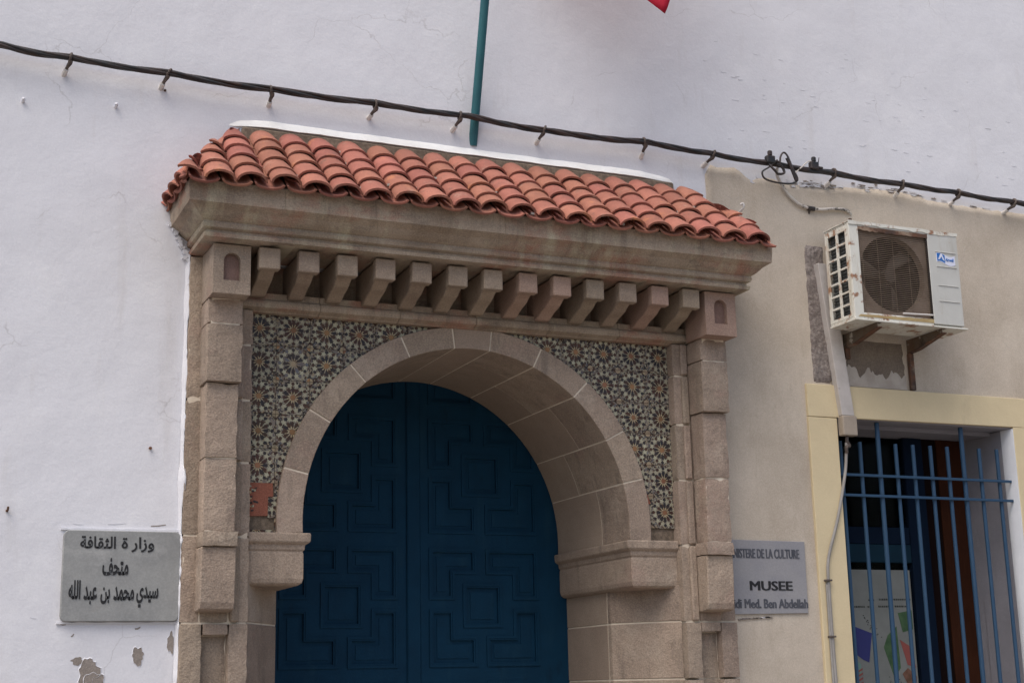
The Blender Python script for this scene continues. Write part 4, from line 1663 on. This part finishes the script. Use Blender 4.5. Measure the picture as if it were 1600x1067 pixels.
# shroud plate with the round opening
n = 40
vs, fs = [], []
for k in range(n):
    a = 2 * pi * (k + .5) / n
    ca, sa = cos(a), sin(a)
    t = min((gx1 + .01 - fx) / ca if ca > 0 else (gx0 - .01 - fx) / ca if ca < 0 else 9, (gz1 + .01 - fz) / sa if sa > 0 else (gz0 - .01 - fz) / sa if sa < 0 else 9)
    for (r, y) in ((fr, yF + .022), (t, yF + .022), (fr, yF + .075)):
        vs.append((fx + r * ca, y, fz + r * sa))
for k in range(n):
    q = (k + 1) % n
    fs.append((3 * k, 3 * q, 3 * q + 1, 3 * k + 1))
    fs.append((3 * k, 3 * q, 3 * q + 2, 3 * k + 2))
MB().add(vs, fs).build('fan_shroud', ACSH, AC)
# fan
fan = MB().tube([(fx, yF + .05, fz), (fx, yF + .11, fz)], .048, 16).build('fan_hub', ACFAN, AC, smooth=True)
for b in range(3):
    a0 = rad(62 + b * 120)
    vs, fs = [], []
    for i in range(7):
        r = .04 + (.245 - .04) * i / 6
        w = .24 + .22 * sin(pi * min(1, i / 6 + .15)) + .1 * i / 6
        for j in range(5):
            a = a0 + w * 1.15 * (j / 4 - .5) - .35 * i / 6
            y = yF + .09 + .045 * (j / 4 - .5)
            vs.append((fx + r * cos(a), y, fz + r * sin(a)))
    for i in range(6):
        for j in range(4):
            k = i * 5 + j
            fs.append((k, k + 1, k + 6, k + 5))
    bl = MB().add(vs, fs).build('fan_blade', ACFAN, AC, smooth='all')
    md = bl.modifiers.new('thickness', 'SOLIDIFY')
    md.thickness = .004
# wire grille: many fine wires, joined
wires = MB()
nw_ = 44
for k in range(nw_):
    z = gz0 + .006 + (gz1 - gz0 - .012) * k / (nw_ - 1)
    wires.tube([(gx0 - .004, yF + .008, z), (gx1 + .004, yF + .008, z)], .0020, 4)
for k in range(5):
    x = gx0 + .03 + (gx1 - gx0 - .06) * k / 4
    wires.tube([(x, yF + .013, gz0), (x, yF + .013, gz1)], .0015, 4)
wires.build('wire_grille', ACWIRE, AC)
MB().box(gx1 - .010, gx1 + .001, yF - .001, yF + .012, gz0, gz1).build('grille_edge', ACDARK, AC)
MB().tube([(6.18, yF - .004, 3.942), (6.30, yF - .006, 3.945), (6.425, yF - .004, 3.950)], .006, 6).build('drip_rail', PLUG, AC)
rs = [(gx0 - .004 + (gx1 - gx0 + .008) * k / 30, gz1 - .012 - .016 * (.6 + nz3(k, 0, 3, .7)) * (1 if k > 1 else .3)) for k in range(31)]
MB().prism([(gx0 - .004, gz1 + .006), (gx1 + .004, gz1 + .006)] + rs[::-1], yF - .0022, yF - .0004).build('rust_edge', RUST, AC)
MB().prism([(gx0 - .05, z0 + .016), (gx1 + .001, z0 + .016), (gx1 + .001, gz0 - .004)] + [(gx1 - (gx1 - gx0 + .03) * k / 12, gz0 - .004 - .006 * nz3(k, 0, 8, .8) - .0008 * k) for k in range(13)],
           yF - .0022, yF - .0004).build('rust_stained_strip', mat('rust_stained_paint', (.42, .33, .17), .8, (.30, .20, .09), 9, .8), AC)
# pressed ribs on the service panel
for z in (4.40, 4.298, 4.165, 4.055):
    MB().box(gx1 + .06, x1 - .025, yF - .0075, yF - .0025, z - .003, z + .003).build('pressed_rib', ACG, AC, bevel=.0015)
# wavy sticker
sx0, sx1, sz0, sz1 = 6.498, 6.654, 4.310, 4.388
n = 14


def wave(u, v):
    return (sx0 + (sx1 - sx0) * u, sz0 + (sz1 - sz0) * (v * .82 + .12) + .009 * sin(u * 2 * pi + .4) - .012 * u + .006)


st = MB().prism([wave(k / n, 0) for k in range(n + 1)] + [wave(1 - k / n, 1) for k in range(n + 1)], yF - .0045, yF - .0032).build('sticker', STW, AC)
k4 = [wave(.03 + .42 * k / 6, .08) for k in range(7)] + [wave(.45 - .42 * k / 6, .94) for k in range(7)]
MB().prism(k4, yF - .0052, yF - .0044).build('sticker_field', STB, st)
MB().prism([wave(.08, .25), wave(.24, .95), wave(.30, .95), wave(.43, .30), wave(.34, .30), wave(.27, .62), wave(.17, .25)], yF - .0058, yF - .0050).build('sticker_mark', STW, st)
text('Airwell', STB, 'sticker_lettering', st, 6.572, 6.640, 4.338, 4.362, yF - .0050, bold=.01)

# steel brackets that carry it
for i, (bx, lb) in enumerate(((5.985, 'rusty steel bracket under the left end of the air conditioner'), (6.515, 'rusty steel bracket under the right end of the air conditioner'))):
    bk = thing('steel_bracket', lb, 'bracket', (bx, -.015, 3.86), 'brackets under the air conditioner')
    # deep channel arm, tapering to the front, with a bent lower flange
    mb = MB()
    mb.extrude([(bx - .016, yF + .01, 3.866), (bx - .016, yF + .01, 3.842), (bx - .016, -.12, 3.786), (bx - .016, -.016, 3.780), (bx - .016, -.016, 3.866)], (.006, 0, 0))
    mb.build('arm_web', RUSTP, bk)
    MB().box(bx - .018, bx + .020, yF + .005, -.016, 3.8665, 3.8675).build('arm_top', RUSTP, bk)
    MB().extrude([(bx - .016, yF + .01, 3.842), (bx - .016, yF + .01, 3.836), (bx - .016, -.12, 3.779), (bx - .016, -.016, 3.773), (bx - .016, -.016, 3.780), (bx - .016, -.12, 3.786)], (.040, 0, 0)).build('arm_flange', RUST, bk)
    MB().box(bx - .020, bx + .020, -.040, -.014, 3.515 if i else 3.70, 3.772).build('upright', RUST, bk, bevel=.002)
    for q in range(2):
        MB().tube([(bx, yF + .03 + q * .2, 3.86), (bx, yF + .03 + q * .2, 3.885)], .009, 6).build('bolt', PLUG, bk)

# white trunking down the wall with a taped end
TK = thing('cable_trunking', 'dirty white plastic trunking running down beside the air conditioner', 'trunking', (5.87, -.03, 3.3))
MB().add([(5.765, -.075, 4.34), (5.868, -.075, 4.34), (5.868, -.02, 4.34), (5.765, -.02, 4.34),
          (5.873, -.075, 3.30), (5.973, -.075, 3.30), (5.973, -.02, 3.30), (5.873, -.02, 3.30)],
         [(0, 1, 2, 3), (4, 5, 6, 7), (0, 1, 5, 4), (1, 2, 6, 5), (2, 3, 7, 6), (3, 0, 4, 7)]).build('channel', TRUNK, TK, bevel=.003)
MB().box(5.870, 5.985, -.084, -.022, 3.165, 3.298).build('taped_end', CARD, TK, bevel=.006)
MB().tube(spl([(5.92, -.05, 3.17), (5.91, -.055, 3.13), (5.93, -.05, 3.10), (5.90, -.06, 3.09), (5.905, -.05, 3.05)]), .012, 6).build('frayed_end', CLIPM, TK, smooth=True)

# grey conduit down the cream surround
CD = thing('wall_conduit', 'thin grey conduit crossing the cream window surround down to the street', 'conduit', (5.75, -.04, 0))
cpath = [(5.908, -.05, 3.12), (5.905, -.045, 3.05), (5.880, -.045, 2.90), (5.80, -.045, 2.62), (5.705, -.045, 2.36), (5.690, -.043, 2.20), (5.690, -.043, 1.90),
         (5.695, -.043, 1.60), (5.695, -.043, .9), (5.695, -.043, .02)]
MB().tube(spl(cpath[:5] + [cpath[5]], 6), .010, 7).build('upper_run', GREYPIPE, CD, smooth=True)
MB().tube(cpath[5:], .013, 8).build('lower_run', GREYPIPE, CD, smooth=True)
MB().tube([(5.676, -.045, 2.19), (5.676, -.045, .02)], .008, 6).build('lower_run', GREYPIPE, CD, smooth=True)
for z in (2.215, 1.86, 1.2, .6):
    MB().box(5.664, 5.712, -.064, -.026, z - .006, z + .006).build('clamp', CLIPM, CD, bevel=.003)

# ------------------------------------------------------------------ window
WN = thing('window', 'deep set window in a cream painted surround with a navy frame', 'window', (6.6, 0, 0))
# surround: three butted pieces
MB().add([(5.633, -.034, 0), (5.852, -.034, 0), (5.860, -.034, 3.285), (5.633, -.034, 3.286),
          (5.633, .01, 0), (5.852, .40, 0), (5.860, .40, 3.285), (5.633, .01, 3.286)],
         [(0, 1, 2, 3), (4, 5, 6, 7), (0, 1, 5, 4), (1, 2, 6, 5), (2, 3, 7, 6), (3, 0, 4, 7)]).build('surround_post', CREAM, WN, bevel=.004)
P = [(5.634, 3.509), (5.634, 3.2885), (7.358, 3.300), (7.66, 3.300), (7.66, 3.509)]
MB().prism(P, -.034, .01).build('surround_head', CREAM, WN, bevel=.003)
MB().prism([(7.660, 3.2985), (7.3605, 3.2985), (7.3605, 0), (7.66, 0)], -.034, .01).build('surround_post', CREAM, WN, bevel=.003)
# soffit in two steps, right reveal with a rounded bright edge
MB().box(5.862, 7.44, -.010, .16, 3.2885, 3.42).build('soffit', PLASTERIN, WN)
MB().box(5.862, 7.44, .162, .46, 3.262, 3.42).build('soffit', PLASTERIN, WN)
P = []
for k in range(6):
    a = rad(90 * k / 5)
    P.append((7.352 + .03 - .03 * sin(a) - .0, -.030 + .055 - .055 * cos(a)))
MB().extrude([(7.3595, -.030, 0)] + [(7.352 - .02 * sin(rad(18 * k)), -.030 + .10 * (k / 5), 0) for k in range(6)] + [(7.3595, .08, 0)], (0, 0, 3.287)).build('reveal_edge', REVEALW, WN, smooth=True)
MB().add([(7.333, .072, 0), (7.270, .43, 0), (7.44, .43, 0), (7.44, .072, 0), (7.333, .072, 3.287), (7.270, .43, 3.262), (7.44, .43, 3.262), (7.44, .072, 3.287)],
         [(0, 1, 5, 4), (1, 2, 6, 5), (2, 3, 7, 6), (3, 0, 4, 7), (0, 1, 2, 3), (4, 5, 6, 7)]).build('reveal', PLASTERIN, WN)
# a bulging repair patch on the reveal
vs = [(7.3215, .12, 1.2), (7.285, .33, 1.2), (7.285, .33, 2.16), (7.3215, .12, 2.14)]
MB().extrude([(7.318, .13, .4), (7.2835, .33, .4), (7.2835, .33, 2.15), (7.318, .13, 2.13)], (-.006, 0, 0)).build('repair_patch', PLASTERIN, WN)
MB().tube(spl([(7.349, .012, 2.62), (7.350, .010, 2.45), (7.345, .025, 2.33), (7.346, .02, 2.2), (7.342, .035, 2.10), (7.345, .025, 1.95), (7.34, .04, 1.7), (7.345, .03, 1.45)], 5), .0035, 5).build('loose_wire', CABLE, WN)
# frame in the opening
FY = .385
fr_ = MB()
fr_.box(5.862, 5.985, FY, FY + .06, 0, 3.261)
fr_.box(6.72, 6.885, FY, FY + .06, 0, 3.261)
fr_.build('window_frame', NAVY, WN, bevel=.004)
MB().box(5.986, 6.719, FY + .004, FY + .05, 2.375, 2.500).build('transom', mat('blue_transom_paint', (.006, .026, .045), .6, (.005, .018, .032), 6, .6, spec=.1), WN, bevel=.004)
MB().box(5.986, 6.719, FY + .006, FY + .045, 2.502, 2.62).build('transom_upper', NAVY, WN, bevel=.004)
MB().box(5.987, 6.718, FY + .03, FY + .036, 2.63, 3.255).build('pane', GLASS, WN)
MB().box(5.987, 6.718, FY + .03, FY + .036, .9, 2.37).build('pane', GLASS, WN)
MB().box(5.986, 6.719, FY + .002, FY + .05, 0, .895).build('lower_panel', NAVY, WN)
MB().box(6.887, 7.02, FY + .02, FY + .06, 0, 3.261).build('shutter_edge', mat('dark_wood', (.008, .004, .004), .9, spec=.05), WN)
MB().box(7.022, 7.269, FY + .01, FY + .045, 0, 3.261).build('wooden_shutter', BROWN, WN, bevel=.004)
# dark room behind
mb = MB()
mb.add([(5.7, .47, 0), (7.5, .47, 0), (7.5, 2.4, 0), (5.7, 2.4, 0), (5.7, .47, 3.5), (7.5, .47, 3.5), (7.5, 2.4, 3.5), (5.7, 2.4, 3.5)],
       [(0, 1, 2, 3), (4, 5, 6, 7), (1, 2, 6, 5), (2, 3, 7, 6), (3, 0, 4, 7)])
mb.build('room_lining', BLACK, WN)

# poster behind the pane
PO = thing('poster', 'pale poster with small flags and pictures hanging inside the barred window', 'poster', (6.38, FY + .02, 1.2))
px0, px1 = 6.03, 6.700
yP = FY + .018
MB().prism([(px0, 1.15), (px1, 1.15), (px1, 2.325), (px0, 2.325)], yP, yP + .004).build('sheet', PAPER, PO)


def pp(poly, m, name, yo=.0015):
    MB().prism(poly, yP - yo, yP - yo + .001).build(name, m, PO)


# poster coordinates: read off the photograph on the poster's own plane
pp([(6.085, 1.83), (6.085, 2.005), (6.20, 1.94), (6.34, 1.895), (6.30, 1.70), (6.25, 1.72)], P_BLUE, 'blue_flag')
pp([(6.07, 1.78), (6.09, 1.80), (6.23, 1.69), (6.23, 1.62), (6.07, 1.70)], P_PALE, 'green_flag')
pp([(6.08, 1.68), (6.16, 1.62), (6.10, 1.545), (6.08, 1.57)], P_BLUE, 'blue_flag')
for k in range(6):
    pp([(6.10 + k * .004, 1.60 - k * .026), (6.24, 1.665 - k * .030), (6.24, 1.652 - k * .030), (6.10 + k * .004, 1.587 - k * .026)], P_RED, 'red_stripe', .002)
pp([(6.43, 1.80), (6.47, 1.88), (6.55, 1.94), (6.56, 1.66), (6.50, 1.60)], P_GREEN, 'green_picture')
pp([(6.57, 1.85), (6.66, 1.80), (6.69, 1.66), (6.62, 1.68)], P_RED, 'red_picture')
pp([(6.57, 1.62), (6.62, 1.66), (6.69, 1.60), (6.68, 1.52), (6.61, 1.55)], P_BROWN, 'brown_picture')
pp([(6.50, 1.35), (6.56, 1.46), (6.69, 1.52), (6.69, 1.35)], P_YEL, 'yellow_picture')
pp([(6.57, 2.03), (6.69, 2.05), (6.69, 1.92), (6.60, 1.90)], P_GREEN, 'green_picture')
random.seed(6)
for (a, b, z) in ((6.33, 6.38, 2.118), (6.42, 6.69, 2.123), (6.12, 6.19, 2.072), (6.21, 6.30, 2.073), (6.32, 6.36, 2.073), (6.41, 6.52, 2.075), (6.55, 6.68, 2.076)):
    x = a
    while x < b:
        w = random.uniform(.006, .016)
        pp([(x, z - .005), (x + w, z - .006), (x + w, z + .005), (x, z + .006)], P_INK, 'poster_ink')
        x += w + .005
for k in range(40):
    t = random.random()
    x, z = 6.28 + t * .12 + random.uniform(-.02, .02), 1.99 - t * .14 + random.uniform(-.02, .03)
    if k > 22:
        x, z = random.uniform(6.45, 6.56), random.uniform(1.50, 1.60)
    pp([(x, z), (x + .008, z - .002), (x + .009, z + .004), (x + .001, z + .005)], P_INK, 'poster_ink')

# bars
GL = thing('window_grille', 'blue painted iron bars in front of the window', 'window grille', (6.6, .03, 0))
bx_ = [5.919, 6.079, 6.232, 6.374, 6.520, 6.668, 6.813, 6.946, 7.092, 7.250]
for k, x in enumerate(bx_):
    long_ = k in (2, 7)
    rr_ = .0165 if long_ else .0138
    ztop = 3.285 if long_ else 3.145
    MB().tube([(x, .035, .3), (x, .035, ztop)], rr_, 10).build('bar', BARBLUE, GL, smooth=True)
for z in (2.918, 2.782, .9, .5):
    MB().box(5.868, 7.338, .008, .020, z - .009, z + .009).build('rail', BARBLUE, GL, bevel=.002)
print('OBJECTS', len(bpy.data.objects))
